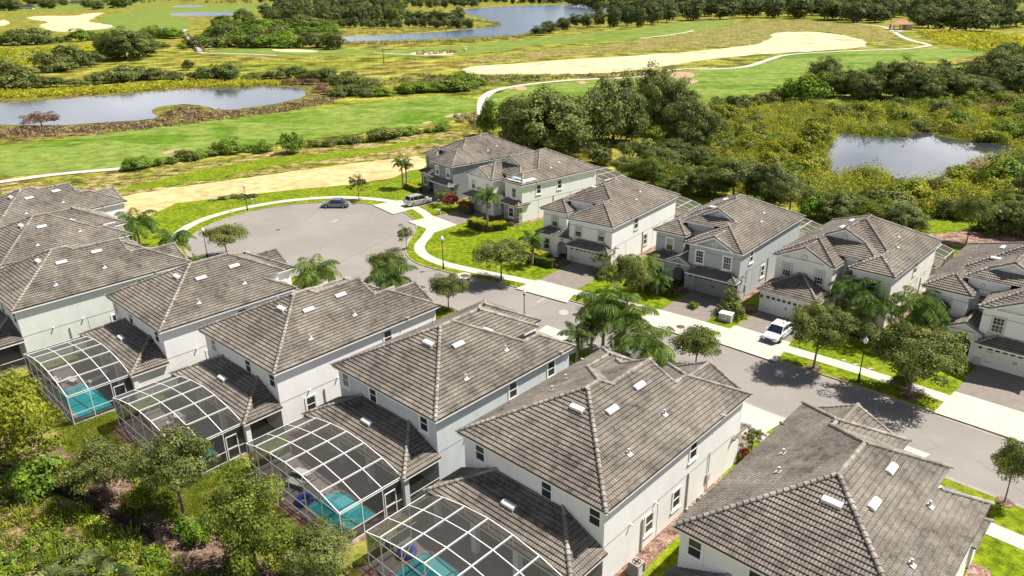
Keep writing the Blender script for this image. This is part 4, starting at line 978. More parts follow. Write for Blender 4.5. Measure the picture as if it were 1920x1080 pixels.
area_px('meadow', [(1150, 300), (1170, 250), (1200, 235), (1240, 240), (1230, 290), (1190, 320)], 3, 'back', 2, 1)
# strips south of the fairway
area_px('verge', [(-40, 345), (100, 338), (250, 322), (400, 300), (530, 280), (700, 262), (830, 245), (900, 240), (900, 300), (790, 292), (700, 300), (560, 318), (400, 340), (200, 370), (130, 400), (-40, 420)], 2, 'verge', 2, 2, 12)
area_px('verge', [(190, 366), (260, 345), (340, 325), (430, 308), (520, 292), (640, 286), (790, 262), (830, 252), (800, 268), (640, 298), (520, 308), (430, 330), (330, 346)], 3, 'lawn', 2, 1.2, 13)
area_px('sand_track', [(60, 430), (150, 388), (200, 371), (400, 341), (560, 319), (700, 301), (800, 290), (800, 318), (740, 333), (680, 342), (600, 356), (500, 374), (400, 393), (320, 408), (260, 425), (150, 470), (60, 490)], 4, 'sand', 2, .8, 14)
# paths
def path_px(pts, wd, m='conc', lv=6): return ribbon('path', [tuple(G(*p))[:2] for p in pts], wd, Z0+.02*lv, MT[m])
path_px([(-60, 348), (0, 341), (100, 326), (250, 314)], 2.6); path_px([(905, 215), (903, 195), (908, 180), (930, 167), (1000, 156), (1080, 149), (1150, 147), (1210, 143), (1270, 128), (1330, 130), (1400, 126), (1440, 112), (1470, 102), (1550, 97), (1650, 93), (1700, 92), (1740, 86), (1745, 84), (1700, 74), (1680, 62), (1665, 52), (1640, 47), (1600, 44)], 3.2)
path_px([(1688, 57), (1680, 59), (1672, 58)], 6); path_px([(345, 66), (342, 58), (350, 55)], 4); path_px([(368, 96), (385, 100), (440, 100), (520, 104)], 3); path_px([(700, 99), (770, 102), (850, 104)], 2.5)
path_px([(1200, 72), (1250, 66), (1290, 60), (1300, 57)], 3)

# ------------------------------------------------------------------ street, kerbs, verges
CR = [(75, 8), (60, 27), (49, 39.6), (39, 49.9), (30.9, 58.2), (25.4, 63.2), (16, 71.4), (6.7, 78.5), (-.5, 83.6), (-8.3, 88.2), (-13.2, 92.0), (-15.0, 96.0), (-15.2, 100)]
cc = (-31.2, 106.3); rr = 16.6
ARC = [(cc[0]+rr*math.cos(R(a)), cc[1]+rr*math.sin(R(a))) for a in range(-8, 232, 12)]
NL = [(-39.5, 92.2), (-34, 90.0), (-29.5, 88.3), (-22, 85.6), (-12.4, 80.9), (-3.6, 75.3), (3, 70.4), (11.6, 63.4), (20.8, 55.2), (26.3, 50.3), (34.5, 42.3), (45.5, 31.0), (56, 18.5), (66, 4)]
EDGE = smooth_poly(CR+ARC+NL, 2, closed=False)
sheet('road', EDGE, -.10, MT['asphalt'])
ribbon('gutter', CR+ARC+NL, .42, -.093, MT['kerb'], it=2, off=.0)
ribbon('kerb', CR+ARC+NL, .17, .012, MT['kerb'], .12, it=2, off=-.27)
def off(pts, d):
    P = [Vector(p) for p in pts]; out = []
    for i, p in enumerate(P):
        t = (P[min(i+1, len(P)-1)]-P[max(i-1, 0)]).normalized(); n = Vector((t.y, -t.x)); out.append(tuple(p+n*d))
    return out
OUT = off(smooth_poly(CR+ARC, 2, closed=False), .3)
sheet('front_lawn', OUT+[(-52, 99), (-60, 112), (-58, 124), (-40, 132), (-24, 137), (-20, 146), (-2, 152), (12, 140), (32, 122), (52, 103), (75, 85), (110, 60), (100, 10)], 0, MT['lawn'])
OUT2 = off(smooth_poly(NL, 2, closed=False), .3)
FENCE = [(0, 878), (45, 906), (70, 912), (95, 922), (150, 948), (210, 975), (262, 1004), (312, 1030)]
FW = [tuple(G(*p))[:2] for p in FENCE]
sheet('back_lawn', OUT2+[(60, -5), (15, 10), (2, 14), (-12, 22)]+[(-20.5, 34.2), (-24, 37), (-32, 44), (-45, 52), (-75, 60), (-100, 90), (-75, 105), (-50, 99)], -.004, MT['lawn'])
sheet('back_lawn', smooth_poly([(0, 16), (-4, 28), (-8, 37), (-16, 46), (-27, 54), (-40, 61), (-52, 68), (-72, 84), (-84, 80), (-60, 58), (-44, 50), (-32, 42.5), (-25, 37), (-20, 32), (-14, 22)], 1, .8, 5), .002, MT['back'])
sheet('scrub_ground', smooth_poly([(-110, 60), (-60, 56), (-44, 49), (-36, 46), (-28.5, 40.5), (-22.5, 36), (-17.5, 32.5), (-14, 27), (-6, 14), (-6, 0), (-80, 0), (-130, 30)], 1, 1.0, 6), .010, MT['scrub'])
sheet('ground_patch', smooth_poly([(-110, 60), (-60, 58), (-44, 51), (-36, 47.5), (-29, 42), (-23, 37.5), (-18, 34), (-13, 28), (-10, 30), (-15, 36.5), (-22, 41), (-30, 46.5), (-38, 51), (-50, 58), (-80, 70)], 1, .6, 8), .006, MT['mulchd'])
# footpath on the far side
WALK = [(62, 31.5), (50, 42.5), (41.6, 51.5), (38.0, 55.7), (32.3, 61.3), (26.6, 66.3), (16.7, 74.9), (3.6, 83.9), (-6.0, 89.5), (-9.9, 92.2), (-12.6, 96.0), (-13.2, 99.5), (-12.4, 103.5), (-12.0, 108), (-13.2, 114), (-16.4, 119.6), (-21, 123.4), (-26.5, 125.6), (-31.5, 126.3), (-37, 125.2), (-41.5, 123.0), (-45.8, 119.6), (-49.2, 114.9), (-50.6, 110), (-50.4, 104), (-48, 98.5)]
ribbon('sidewalk', WALK, 1.5, .02, MT['conc'], .1)
ribbon('sidewalk', [(56, 11), (44, 26.2), (33, 37.8), (24.6, 46.2), (19, 51.2), (9.8, 59.4), (1.2, 66.2), (-6, 71), (-14.4, 76.0), (-24, 80.6)], 1.5, .02, MT['conc'], .1)

# ------------------------------------------------------------------ houses across the street (fronts seen)
GR = 'two-storey stucco houses across the street'; GL = 'two-storey stucco houses seen from behind'
RH = {}
WL = [(4.9, 4.45, 'L'), (9.4, 1.6, 'L')]
def dirs(yaw): y = R(yaw); return Vector((math.sin(y), math.cos(y), 0)), Vector((math.cos(y), -math.sin(y), 0))
def drive(O, yaw, u0=-6.3, u1=-.5, v0=0, d=8.0, conc=None, label=None):
    A, B = dirs(yaw); O = Vector((O[0], O[1], 0)); q = lambda u, v: tuple((O+B*u+A*v))[:2]
    me = MB().poly([(u0, v0-d, .012), (u1, v0-d, .012), (u1, v0+.4, .012), (u0, v0+.4, .012)]).mesh('driveway', MT['paver'])
    o = link('driveway', me, None, tuple(O)); o.rotation_euler = (0, 0, -R(yaw)); tag(o, kind='structure')
hs = dict(
 R1=dict(name='grey_house', label='dark grey two-storey house behind the silver SUV, farthest of the row', O=(-9.8, 122.7), yaw=53, plan='A', D=18.0, wall='grey', gcol='doorg', fine=2, tile='tile', winr=[(10, 4.5, 'L')]),
 R2=dict(name='white_house', label='white house with pale tarp patches on its front roof corner, beside the grey house', O=(1.7, 109.1), yaw=50, plan='B', D=17.0, wall='white', fine=2, tile='tile2', tarp=True, stonev=True, winr=[(3.8, 4.4, 'L'), (8.3, 4.4, 'L')]),
 R3=dict(name='white_house', label='white house with a hipped roof over its arch, beside the lawn with the lamp post', O=(12.75, 87.7), yaw=38, plan='A', D=18.6, wall='white', tr='trimg', fine=2, tile='tile2', winr=[(6.6, 4.45, 'L'), (9.4, 1.75, 'L'), (13.6, 1.6, 'L')]),
 R4=dict(name='blue_grey_house', label='blue-grey house with two diamond medallions and a grey garage door', O=(25.8, 77.1), yaw=41, plan='A', D=18.5, wall='bluegrey', gab=True, gcol='doorg', fine=4, tile='tile2', stonev=True, winr=[(3.3, 4.45, 'L'), (7.1, 1.75, 'L')]),
 R5=dict(name='cream_house', label='cream house with a one-storey garage wing, behind the white car', O=(39.05, 69.4), yaw=44, plan='B', D=15.6, wall='cream', garage='box', tr='trimg', fine=4, tile='tile2', winr=[(8.0, 4.45, 'L')]),
 R6=dict(name='white_house', label='white house cut by the right edge of the photo, with a gabled porch arch', O=(48.4, 57.3), yaw=44, plan='A', D=18.5, wall='white', gab=True, gridw=True, tr='trimg', fine=4, tile='tile2', winr=[(5, 4.4, 'L')]))
for k, a in hs.items():
    a = dict(a); RH[k] = (a['O'], a['yaw'], a['D']); house(group=GR, rear=False, **a)
# ------------------------------------------------------------------ houses on the near side (rear seen)
ls_ = dict(
 H6=dict(name='white_house', label='white house in the lower right corner, nearest to the camera', O=(17.9, 24.3), yaw=43.5, plan='A', D=17.5, C=1, wall='white', tile='tile'),
 H5=dict(name='white_house', label='white house with two air conditioners on its long side wall', O=(5.2, 34.1), yaw=43.5, plan='B', D=16.6, wall='white', winr=[(11.3, 1.75, 'R'), (8.0, 1.75, 'R'), (6.2, 4.5, 'R'), (5, 4.5, 'L')]),
 H4=dict(name='pale_blue_house', label='pale blue-grey house seen from behind, white framed windows on its side', O=(-5.5, 44.0), yaw=43.4, plan='A', D=17.5, wall='blue', winr=[(9.2, 4.5, 'R'), (4.6, 4.5, 'R')]),
 H3=dict(name='white_house', label='white house seen from behind, in front of the round turning area', O=(-18.9, 51.2), yaw=42.6, plan='B', D=16.6, wall='white', winr=[(5, 4.5, 'R'), (13.5, 1.7, 'R')]),
 H2=dict(name='white_house', label='white house seen from behind, beside the pool cage with the sun loungers', O=(-31.5, 59.3), yaw=43.6, plan='A', D=17.0, C=1, wall='white', lwall=True, winr=[(12.6, 1.75, 'R'), (9, 4.5, 'R')]),
 H1=dict(name='pale_green_house', label='pale greenish house at the left edge, its long side wall behind the first pool cage', O=(-47.8, 64.4), yaw=42.3, plan='B', D=16.6, wall='palegreen', winr=[(7.6, 1.75, 'R'), (4.4, 4.5, 'R')]),
 H0=dict(name='white_house', label='white house at the left edge, second from the top of the row', O=(-57.0, 77.1), yaw=40, plan='A', D=16.5, wall='white', fine=2),
 Hm=dict(name='white_house', label='white house at the left edge, topmost of the row with only its roof in view', O=(-66.3, 90.5), yaw=38, plan='B', D=16.0, wall='white', fine=2))
LH = {}
for k, a in ls_.items():
    a = dict(a); LH[k] = (a['O'], a['yaw'], a['D']); house(group=GL, flip=True, front=False, **a)
# cages, paving, pools
CG = 'pool cages behind the houses'
for k, pale, lab in (('H5', 0, 'nearest white pool cage, arched, over a teal pool and a blue float'), ('H4', 0, 'white pool cage behind the pale blue house, second from the front'), ('H3', 0, 'white pool cage half hidden by the grey-green tree, third from the front'), ('H2', 0, 'white pool cage with white sun loungers inside, farthest along the row'), ('H1', 0, 'pool cage at the left edge behind the yellow-green tree')):
    O, yw, D = LH[k]; cage(lab, O, yw); deck(O, yw, pale)
for k, p, lab in (('H5', (-10.7, -1.6, -7.7, -4.4), 'teal pool with a shallow shelf in the nearest cage'), ('H4', (-5.8, -1.3, -7.6, -4.6), 'teal pool in the second cage from the front'), ('H3', (-6.5, -1.6, -7.6, -4.6), 'turquoise pool glimpsed behind the grey-green tree'), ('H2', (-7.6, -.9, -7.6, -4.3), 'bright turquoise pool in the farthest cage with sun loungers')):
    pool(lab, LH[k][0], LH[k][1], *p)
for k, lab in (('R2', 'arched pool cage seen behind the tarped white house'), ('R3', 'pool cage seen behind the white house with the hipped porch'), ('R4', 'pool cage seen behind the blue-grey house'), ('R5', 'pool cage seen behind the cream house')):
    O, yw, D = RH[k]; A, B = dirs(yw); P = Vector((O[0], O[1], 0))+A*D-B*W_
    c = cage(lab, P, yw+180, doorside=False); c['group'] = 'pool cages beyond the houses across the street'; deck(P, yw+180)

# ------------------------------------------------------------------ driveways
def local_sheet(name, O, yaw, pts, z, m):
    A, B = dirs(yaw); o = Vector((O[0], O[1], 0)); q = [tuple((o+B*u+A*v))[:2] for u, v in pts]
    return sheet(name, q, z, MT[m])
DR = {'R3': (-5.9, -.3, 9.0, -6.6, .9, 11.6), 'R4': (-5.9, -.5, 8.6, -6.9, .6, 11.4), 'R5': (-12.1, -6.2, 10.6, -12.6, -5.3, 14.2), 'R6': (-6.2, -.6, 8.0, -6.6, .4, 11.6), 'R2': (-12.3, -6.3, 9.2, -12.9, -5.4, 12.5), 'R1': (-6.0, -.4, 8.2, -6.8, .6, 12.0)}
for k, (u0, u1, d, w0, w1, e) in DR.items():
    O, yw, D = RH[k]
    local_sheet('driveway', O, yw, [(u0, .4), (u0, -d), (u1, -d), (u1, .4)], .012, 'paver')
    local_sheet('driveway_apron', O, yw, [(u0-.1, -d+1.4), (w0, -e), (w1, -e), (u1+.1, -d+1.4)], .016, 'apron')
for k, u0, u1 in (('H6', -12.2, -6.3), ('H5', -6.5, -.6), ('H4', -12.0, -6.4), ('H3', -6.4, -.6), ('H2', -12, -6)):
    O, yw, D = LH[k]
    local_sheet('driveway', O, yw, [(u0, D-1), (u0, D+5.4), (u1, D+5.4), (u1, D-1)], .012, 'paver')
    local_sheet('driveway_apron', O, yw, [(u0, D+5.2), (u0-.6, D+9.2), (u1+.6, D+9.2), (u1, D+5.2)], .016, 'apron')
# planting beds, gravel strips by the long walls
for k in ('H6', 'H5', 'H4', 'H3'):
    O, yw, D = LH[k]; local_sheet('gravel_strip', O, yw, [(-.35, .3), (.75, .2), (.8, D-1.5), (-.35, D-1.5)], .014, 'mulch')
    local_sheet('gravel_strip', O, yw, [(-12.9, -8.9), (-.1, -8.9), (.1, -3), (-.3, -3), (-.4, -8.2), (-12.6, -8.2)], .016, 'mulch')
for k in RH:
    O, yw, D = RH[k]
    local_sheet('gravel_strip', O, yw, [(-.35, 1.2), (.55, 1.0), (.6, D), (-.35, D)], .014, 'mulch')
for k, pts in (('R3', [(-12.6, 1.6), (-12.9, -2.4), (-6.4, -2.2), (-6.3, 1)]), ('R4', [(-12.8, 1.6), (-13.4, -2.0), (-6.5, -2.2), (-6.3, .6)]), ('R4', [(-.6, .3), (-.6, -1.8), (.9, -1.8), (.9, .8)]), ('R5', [(-5.9, -1), (-5.6, -4.6), (.6, -3.5), (.3, .5)]), ('R5', [(-13.9, -3.5), (-13.6, -6.4), (-12.3, -6.4), (-12.4, -3)]), ('R2', [(-5.8, 1), (-5.8, -2.6), (.4, -2.8), (.6, .6)]), ('R1', [(-12.6, 1.5), (-13.2, -2.0), (-6.4, -2), (-6.2, .6)]), ('R1', [(-.5, .3), (-.6, -2.4), (1.9, -2.6), (1.7, .8)]), ('R6', [(-12.8, 1.6), (-13.2, -1.8), (-6.5, -2.0), (-6.3, .6)])):
    O, yw, D = RH[k]; local_sheet('planting_bed', O, yw, smooth_poly(pts, 1), .018, 'mulchd')
# drain covers and marks
def disc(name, p, r, z, m, label, cat, sq=1.0):
    e = MB().lathe([(r, z-.02), (r, z), (r*.86, z+.004), (r*.84, z-.002)], 20).mesh(name, MT[m]); o = link(name, e, None, (p[0], p[1], 0)); tag(o, label, cat, 'iron covers set in the street and aprons'); return o
MT['iron'] = mat('cast_iron', (.10, .065, .05), .8)
for x, y, r_, lab in ((1276, 613, .45, 'round iron manhole cover in the drive apron of the blue-grey house'), (871, 517, .55, 'round iron cover in the concrete drain inlet by the long lawn'), (1234, 649, .5, 'round iron manhole cover in the street beside the palms'), (521, 430, .35, 'small round iron cover in the turning circle')):
    disc('manhole_cover', G(x, y), r_, -.085 if 'street' in lab or 'circle' in lab else .03, 'iron', lab, 'manhole cover')
sheet('drain_inlet', smooth_poly(pxpoly([(850, 517), (868, 510), (884, 513), (882, 524), (866, 524), (852, 521)]), 2), .024, MT['apron'])
MT['roadpaint'] = mat('faded_white_paint', (.36, .34, .31), .8)
sheet('road_marking', pxpoly([(1006, 565), (1020, 557), (1024, 557), (1010, 566)]), -.093, MT['roadpaint'])
c0 = G(1057, 584); sheet('road_marking', [(c0.x+.55*math.cos(a/9*6.283), c0.y+.8*math.sin(a/9*6.283)) for a in range(9)], -.093, MT['roadpaint'])
for (x, y) in ((629, 412), (625, 415)): p = G(x, y); sheet('road_marking', [(p.x+.6, p.y), (p.x+.2, p.y+.4), (p.x-.5, p.y+.1), (p.x, p.y-.3)], -.093, MT['roadpaint'])

# ------------------------------------------------------------------ street lamps
def lamp(loc, label):
    r = empty('street_lamp', loc); tag(r, label, 'street lamp', 'street lamps along the road')
    MB().lathe([(.16, -.1), (.16, .1), (.11, .2), (.10, .75), (.075, .85), (.05, .9)], 10).build('base', MT['black'], r, True)
    MB().tube([(0, 0, .8), (0, 0, 3.75)], [.055, .042], 8).build('pole', MT['black'], r, True)
    MB().lathe([(.05, 3.6), (.07, 3.72), (.13, 3.8), (.15, 3.86), (.1, 3.9)], 10).build('collar', MT['black'], r, True)
    MB().lathe([(.1, 3.88), (.19, 4.0), (.23, 4.14), (.19, 4.3), (.11, 4.4), (.05, 4.5), (.01, 4.62)], 12).build('globe', MT['globe'], r, True); return r
for (x, y), lab in (((1609.3, 715), 'black lamp post with white globe between the two largest street trees'), ((831.5, 504), 'black lamp post on the verge by the long curved footpath'), ((983.2, 613), 'black lamp post rising from behind the pale blue house roof'), ((464, 394), 'black lamp post in front of the sandy ground beyond the turning circle'), ((390, 486), 'black lamp post beside the round tree on the left of the turning circle')):
    lamp(G(x, y), lab)

# ------------------------------------------------------------------ cars
MT['tyre'] = mat('tyre_rubber', (.02, .02, .02), .9); MT['rim'] = mat('alloy_rim', (.5, .5, .5), .35, .8)
MT['carw'] = mat('car_paint_white_silver', (.66, .68, .70), .25, .25, .6); MT['cars'] = mat('car_paint_blue_grey', (.21, .25, .32), .3, .5, .6); MT['carg'] = mat('car_paint_silver', (.50, .49, .46), .28, .5, .6)
MT['cglass'] = mat('car_glass', (.015, .02, .025), .08, 0, .7); MT['lampl'] = mat('headlight', (.75, .77, .8), .15); MT['lampr'] = mat('tail_light', (.35, .02, .02), .25)
def car(loc, heading, paint, label, suv=False, name='parked_car'):
    """x forward; built by lofting sections along the length"""
    r = empty(name, loc, heading); tag(r, label, 'car'); L = 4.75; Wd = .90 if not suv else .96; P = MT[paint]
    zb = .98 if suv else .84
    st = [(-2.36, .62, .42, .60), (-2.33, .80, .32, zb*.92), (-2.1, .86, .26, zb*1.02 if not suv else zb*1.1), (-1.2, .9, .22, zb*1.04), (0, .91, .2, zb*1.0), (1.0, .9, .22, zb*.99), (1.7, .87, .24, zb*.9), (2.15, .80, .28, zb*.8), (2.35, .62, .36, zb*.66)]
    mb = MB(); rings = []
    for x, hw, z0, z1 in st:
        hw *= Wd/.9; rings.append([(x, -hw*.93, z0), (x, -hw, z0+.18), (x, -hw, (z0+z1)/2+.06), (x, -hw*.95, z1-.05), (x, -hw*.80, z1), (x, 0, z1+.035), (x, hw*.80, z1), (x, hw*.95, z1-.05), (x, hw, (z0+z1)/2+.06), (x, hw, z0+.18), (x, hw*.93, z0)])
    for a, b in zip(rings, rings[1:]):
        for k in range(10): mb.poly([a[k], a[k+1], b[k+1], b[k]])
    mb.poly(rings[0]); mb.poly(rings[-1][::-1]); body = mb.build('body', P, r, True)
    top = 1.68 if suv else 1.42
    ca = [(-2.05 if suv else -1.75, .80, zb), (-1.75 if suv else -1.05, .70, top-.06), (-.9 if suv else -.4, .69, top), (.25, .68, top), (.55, .66, top-.05), (1.25, .80, zb-.02)]
    g = MB(); rf = MB(); R_ = [[(x, -hw*Wd/.9, zb-.03), (x, -hw*Wd/.9*.99, z), (x, 0, z+.04), (x, hw*Wd/.9*.99, z), (x, hw*Wd/.9, zb-.03)] for x, hw, z in ca]
    for i, (a, b) in enumerate(zip(R_, R_[1:])):
        lo_a = [(p[0], p[1]+(.1 if p[1] < 0 else -.1 if p[1] > 0 else 0)*0, p[2]) for p in a]
        g.poly([a[0], a[1], b[1], b[0]]); g.poly([a[3], a[4], b[4], b[3]])
        tgt = rf if 1 <= i <= 3 else g
        tgt.poly([a[1], a[2], b[2], b[1]]); tgt.poly([a[2], a[3], b[3], b[2]])
    g.build('window_glass', MT['cglass'], r); rfo = rf.build('roof', P, r, True)
    pl = MB()
    for s in (-1, 1):
        for i in (0, 1, 4):
            a, b = ca[i], ca[i+1]; y0, y1 = s*a[1]*Wd/.9*1.0, s*b[1]*Wd/.9*1.0; pl.beam((a[0], y0, a[2]), (b[0], y1, b[2]), .07, .05)
        for x in (-.35, -1.25) if suv else (-.3,): pl.beam((x, s*.79*Wd/.9, zb), (x-.05, s*.70*Wd/.9, top-.04), .07, .04)
        pl.beam((ca[1][0], s*.70*Wd/.9, top-.05), (ca[4][0], s*.67*Wd/.9, top-.04), .07, .06)
        pl.box(.72, .95, s*.98*Wd/.9-.07, s*.98*Wd/.9+.07, zb, zb+.14)
    pl.build('pillar', P, r)
    for x in (-1.45, 1.42):
        for s in (-1, 1):
            w = MB(); yy = s*(Wd-.08)
            for a, b in ((yy-s*.12, yy+s*.11),):
                ring = [[(x+math.cos(t*math.pi/8)*q, y_, .33+math.sin(t*math.pi/8)*q) for t in range(16)] for q, y_ in ((.33, a), (.33, b), (.22, b+s*.005))]
                for m_, n_ in zip(ring, ring[1:]):
                    for k in range(16): w.poly([m_[k], m_[(k+1) % 16], n_[(k+1) % 16], n_[k]])
            wh = w.build('wheel', MT['tyre'], r); h = MB()
            for k in range(5):
                t = k*2*math.pi/5; h.beam((x, yy+s*.11, .33), (x+math.cos(t)*.21, yy+s*.115, .33+math.sin(t)*.21), .08, .03, (0, 1, 0))
            h.build('rim', MT['rim'], wh)
    for s in (-1, 1):
        MB().box(2.12, 2.3, s*.62-.16, s*.62+.16, zb*.72, zb*.84).build('headlight', MT['lampl'], r); MB().box(-2.37, -2.2, s*.68-.14, s*.68+.14, zb*.78, zb*.95).build('tail_light', MT['lampr'], r)
    MB().box(2.28, 2.37, -.4, .4, .38, .55).build('grille', MT['black'], r); MB().box(-2.385, -2.35, -.26, .26, .5, .64).build('number_plate', MT['trim'], r)
    if suv:
        rk = MB()
        for s in (-1, 1): rk.beam((-1.6, s*.62, top+.06), (.2, s*.62, top+.06), .05)
        rk.build('roof_rail', MT['grey_m'], r)
    return r
p = G(629, 388); car((p.x, p.y+.4, -.1), math.pi-.06, 'cars', 'blue-grey saloon car parked at the far kerb of the turning circle')
p = G(784, 383); car((p.x, p.y, .01), R(37), 'carg', 'silver estate car parked on the drive of the dark grey house', suv=True)
A5, B5 = dirs(44); p = Vector((39.05, 69.4, 0))+B5*-7.7+A5*-8.6; car((p.x, p.y, .015), math.atan2(-A5.y, -A5.x), 'carw', 'white saloon car parked on the drive of the cream house')
def golf_cart(loc, hd, label):
    r = empty('golf_cart', loc, hd); tag(r, label, 'golf cart', 'golf carts on the course'); MB().box(-1.1, 1.1, -.55, .55, .3, .6).box(-.5, .1, -.55, .55, .6, .85).box(.8, 1.15, -.5, .5, .6, .95).build('body', MT['trim'], r)
    MB().box(-1.0, .9, -.6, .6, 1.75, 1.84).build('roof', MT['trim'], r); q = MB()
    for x in (-.9, .75):
        for y in (-.52, .52): q.beam((x, y, .6), (x, y, 1.76), .05)
    q.build('pillar', MT['grey_m'], r)
    for x in (-.8, .8):
        for y in (-.6, .6): MB().tube([(x, y-.08, .22), (x, y+.08, .22)], .22, 10).build('wheel', MT['tyre'], r)
golf_cart(G(394, 93), .4, 'white golf cart parked at the end of the footbridge'); golf_cart(G(872, 94), 2.5, 'white golf cart out on the far fairway')

# ------------------------------------------------------------------ small things round the houses
def ac_unit(loc, rz, label, grp='air conditioners beside the long walls'):
    r = empty('air_conditioner', loc, rz); tag(r, label, 'air conditioner', grp); MB().box(-.42, .42, -.42, .42, 0, .08).build('pad', MT['conc'], r)
    b = MB(); b.box(-.36, .36, -.36, .36, .08, .14).box(-.36, .36, -.36, .36, .78, .88)
    for s in (-1, 1):
        for t in (-1, 1): b.box(s*.36-.04, s*.36+.04, t*.36-.04, t*.36+.04, .14, .78)
    b.build('casing', MT['conc'], r); c = MB()
    for k in range(16): a = k/16*6.283; c.box(-.33, .33, -.33, .33, .16+k*.038, .175+k*.038) if k % 2 == 0 else None
    c.build('coil', MT['grey_m'], r)
    f = MB(); f.lathe([(.28, .88), (.28, .90), (.25, .90), (.25, .86)], 16)
    for k in range(4): a = k*math.pi/2; f.beam((0, 0, .89), (.24*math.cos(a), .24*math.sin(a), .89), .09, .02)
    f.build('fan', MT['black'], r)
def at_rear(k, u, v, z=0): O, yw, D = LH[k]; A, B = dirs(yw); return Vector((O[0], O[1], z))+B*u+A*v
def at_front(k, u, v, z=0): O, yw, D = RH[k]; A, B = dirs(yw); return Vector((O[0], O[1], z))+B*u+A*v
ac_unit(at_rear('H5', .55, 2.7, .02), -R(43.5), 'air conditioner nearest the camera, on the pad by the white wall')
ac_unit(at_rear('H5', .5, 9.4, .02), -R(43.5), 'air conditioner half hidden by the lowest right roof'); ac_unit(at_rear('H5', .5, 11.0, .02), -R(43.5), 'farthest air conditioner by the white wall of the house with the teal pool')
def wall_box(loc, rz, label):
    r = empty('meter_box', loc, rz); tag(r, label, 'meter box'); MB().box(-.2, .2, -.12, .0, .9, 1.5).build('box', MT['grey_m'], r); MB().beam((0, -.06, 0), (0, -.06, .9), .06).beam((0, -.06, 1.5), (0, -.06, 3.4), .05).build('conduit', MT['grey_m'], r)
wall_box(at_rear('H5', -.34, 12.8), R(90-43.5), 'grey meter box and conduit on the white wall near the corner shrub')
wall_box(at_front('R4', -.34, 2.4), R(90-41), 'grey meter box and conduit on the blue-grey house side wall')
u = empty('utility_cabinet', G(1362, 602)+Vector((0, .2, .01)), R(-38)); tag(u, 'pale green transformer cabinet on the lawn between two drives', 'utility cabinet')
MB().box(-.75, .75, -.5, .5, 0, .12).build('pad', MT['conc'], u); MB().box(-.68, .68, -.45, .45, .12, .82).build('body', mat('cabinet_green', (.47, .49, .40), .6), u); MB().box(-.72, .72, -.49, .49, .82, .90).build('lid', mat('cabinet_lid', (.60, .61, .53), .6), u); MB().box(-.3, .25, -.47, -.45, .3, .42).build('warning_label', MT['trim'], u)
# loungers, chairs and the float in the cages
def lounger(loc, rz, label):
    r = empty('sun_lounger', loc, rz); tag(r, label, 'sun lounger', 'sun loungers inside the pool cages'); f = MB()
    for s in (-.3, .3): f.beam((-.95, s, .32), (.55, s, .32), .05); 
    f.beam((-.95, -.3, .32), (-.95, .3, .32), .05)
    f.build('frame', MT['metalw'], r)
    for x in (-.85, .5):
        for s in (-.3, .3): MB().beam((x, s, 0), (x, s, .32), .05).build('leg', MT['metalw'], r)
    MB().poly([(-.95, -.28, .35), (.45, -.28, .35), (.45, .28, .35), (-.95, .28, .35)]).build('seat', MT['trim'], r)
    MB().poly([(.45, -.28, .36), (1.0, -.28, .75), (1.0, .28, .75), (.45, .28, .36)]).build('backrest', MT['trim'], r)
for k, u_, v_, a, lab in (('H2', -9.4, -6.6, .2, 'white sun lounger in the farthest cage, the one nearer the corner'), ('H2', -8.3, -5.6, .3, 'white sun lounger in the farthest cage, beside the pool'), ('H2', -6.9, -3.9, 1.7, 'white sun lounger in the farthest cage, close to the house'), ('H4', -8.2, -6.6, .3, 'sun lounger in the second cage, next to the pale slabs'), ('H4', -8.9, -5.6, .3, 'sun lounger in the second cage, farther from the pool')):
    lounger(at_rear(k, u_, v_, .03), -R(43.5)+a, lab)
MT['blueplastic'] = mat('blue_plastic', (.01, .06, .38), .35)
for k, u_, v_, lab in (('H5', -11.3, -5.9, 'blue inflatable float by the nearest pool'), ('H4', -6.3, -7.3, 'dark blue float at the corner of the second pool')):
    fl = MB(); q = 14; rg = [[((.5+.16*math.cos(b*.785))*math.cos(a*2*math.pi/q), (.5+.16*math.cos(b*.785))*math.sin(a*2*math.pi/q), .2+.16*math.sin(b*.785)) for b in range(8)] for a in range(q)]
    for a in range(q):
        for b in range(8): fl.poly([rg[a][b], rg[(a+1) % q][b], rg[(a+1) % q][(b+1) % 8], rg[a][(b+1) % 8]])
    tag(fl.build('pool_float', MT['blueplastic'], None, True, tuple(at_rear(k, u_, v_, .03))), lab, 'pool float')
def patio_set(loc, rz, label, n=4):
    r = empty('patio_table', loc, rz); tag(r, label, 'table'); MB().lathe([(.55, .70), (.55, .74)], 16).build('table_top', MT['metalw'], r); MB().tube([(0, 0, 0), (0, 0, .7)], .05, 6).build('pedestal', MT['metalw'], r)
    for k in range(n):
        a = rz+k*2*math.pi/n+.5; c = empty('patio_chair', loc+Vector((math.cos(a)*.95, math.sin(a)*.95, 0)), a-math.pi/2+math.pi); tag(c, 'white patio chair pulled up to the '+label.replace('white round ', ''), 'chair', 'patio chairs of the '+label)
        MB().box(-.24, .24, -.24, .24, .40, .44).build('seat', MT['metalw'], c); MB().box(-.24, .24, .22, .26, .44, .88).build('backrest', MT['metalw'], c)
        for s in (-.21, .21):
            for t in (-.21, .21): MB().beam((s, t, 0), (s, t, .4), .035).build('leg', MT['metalw'], c)
patio_set(at_rear('H4', -9.6, -1.6, .03), .3, 'white round table under the second lanai roof'); patio_set(at_rear('H3', -8.8, -4.4, .03), .3, 'white round table in the third pool cage')
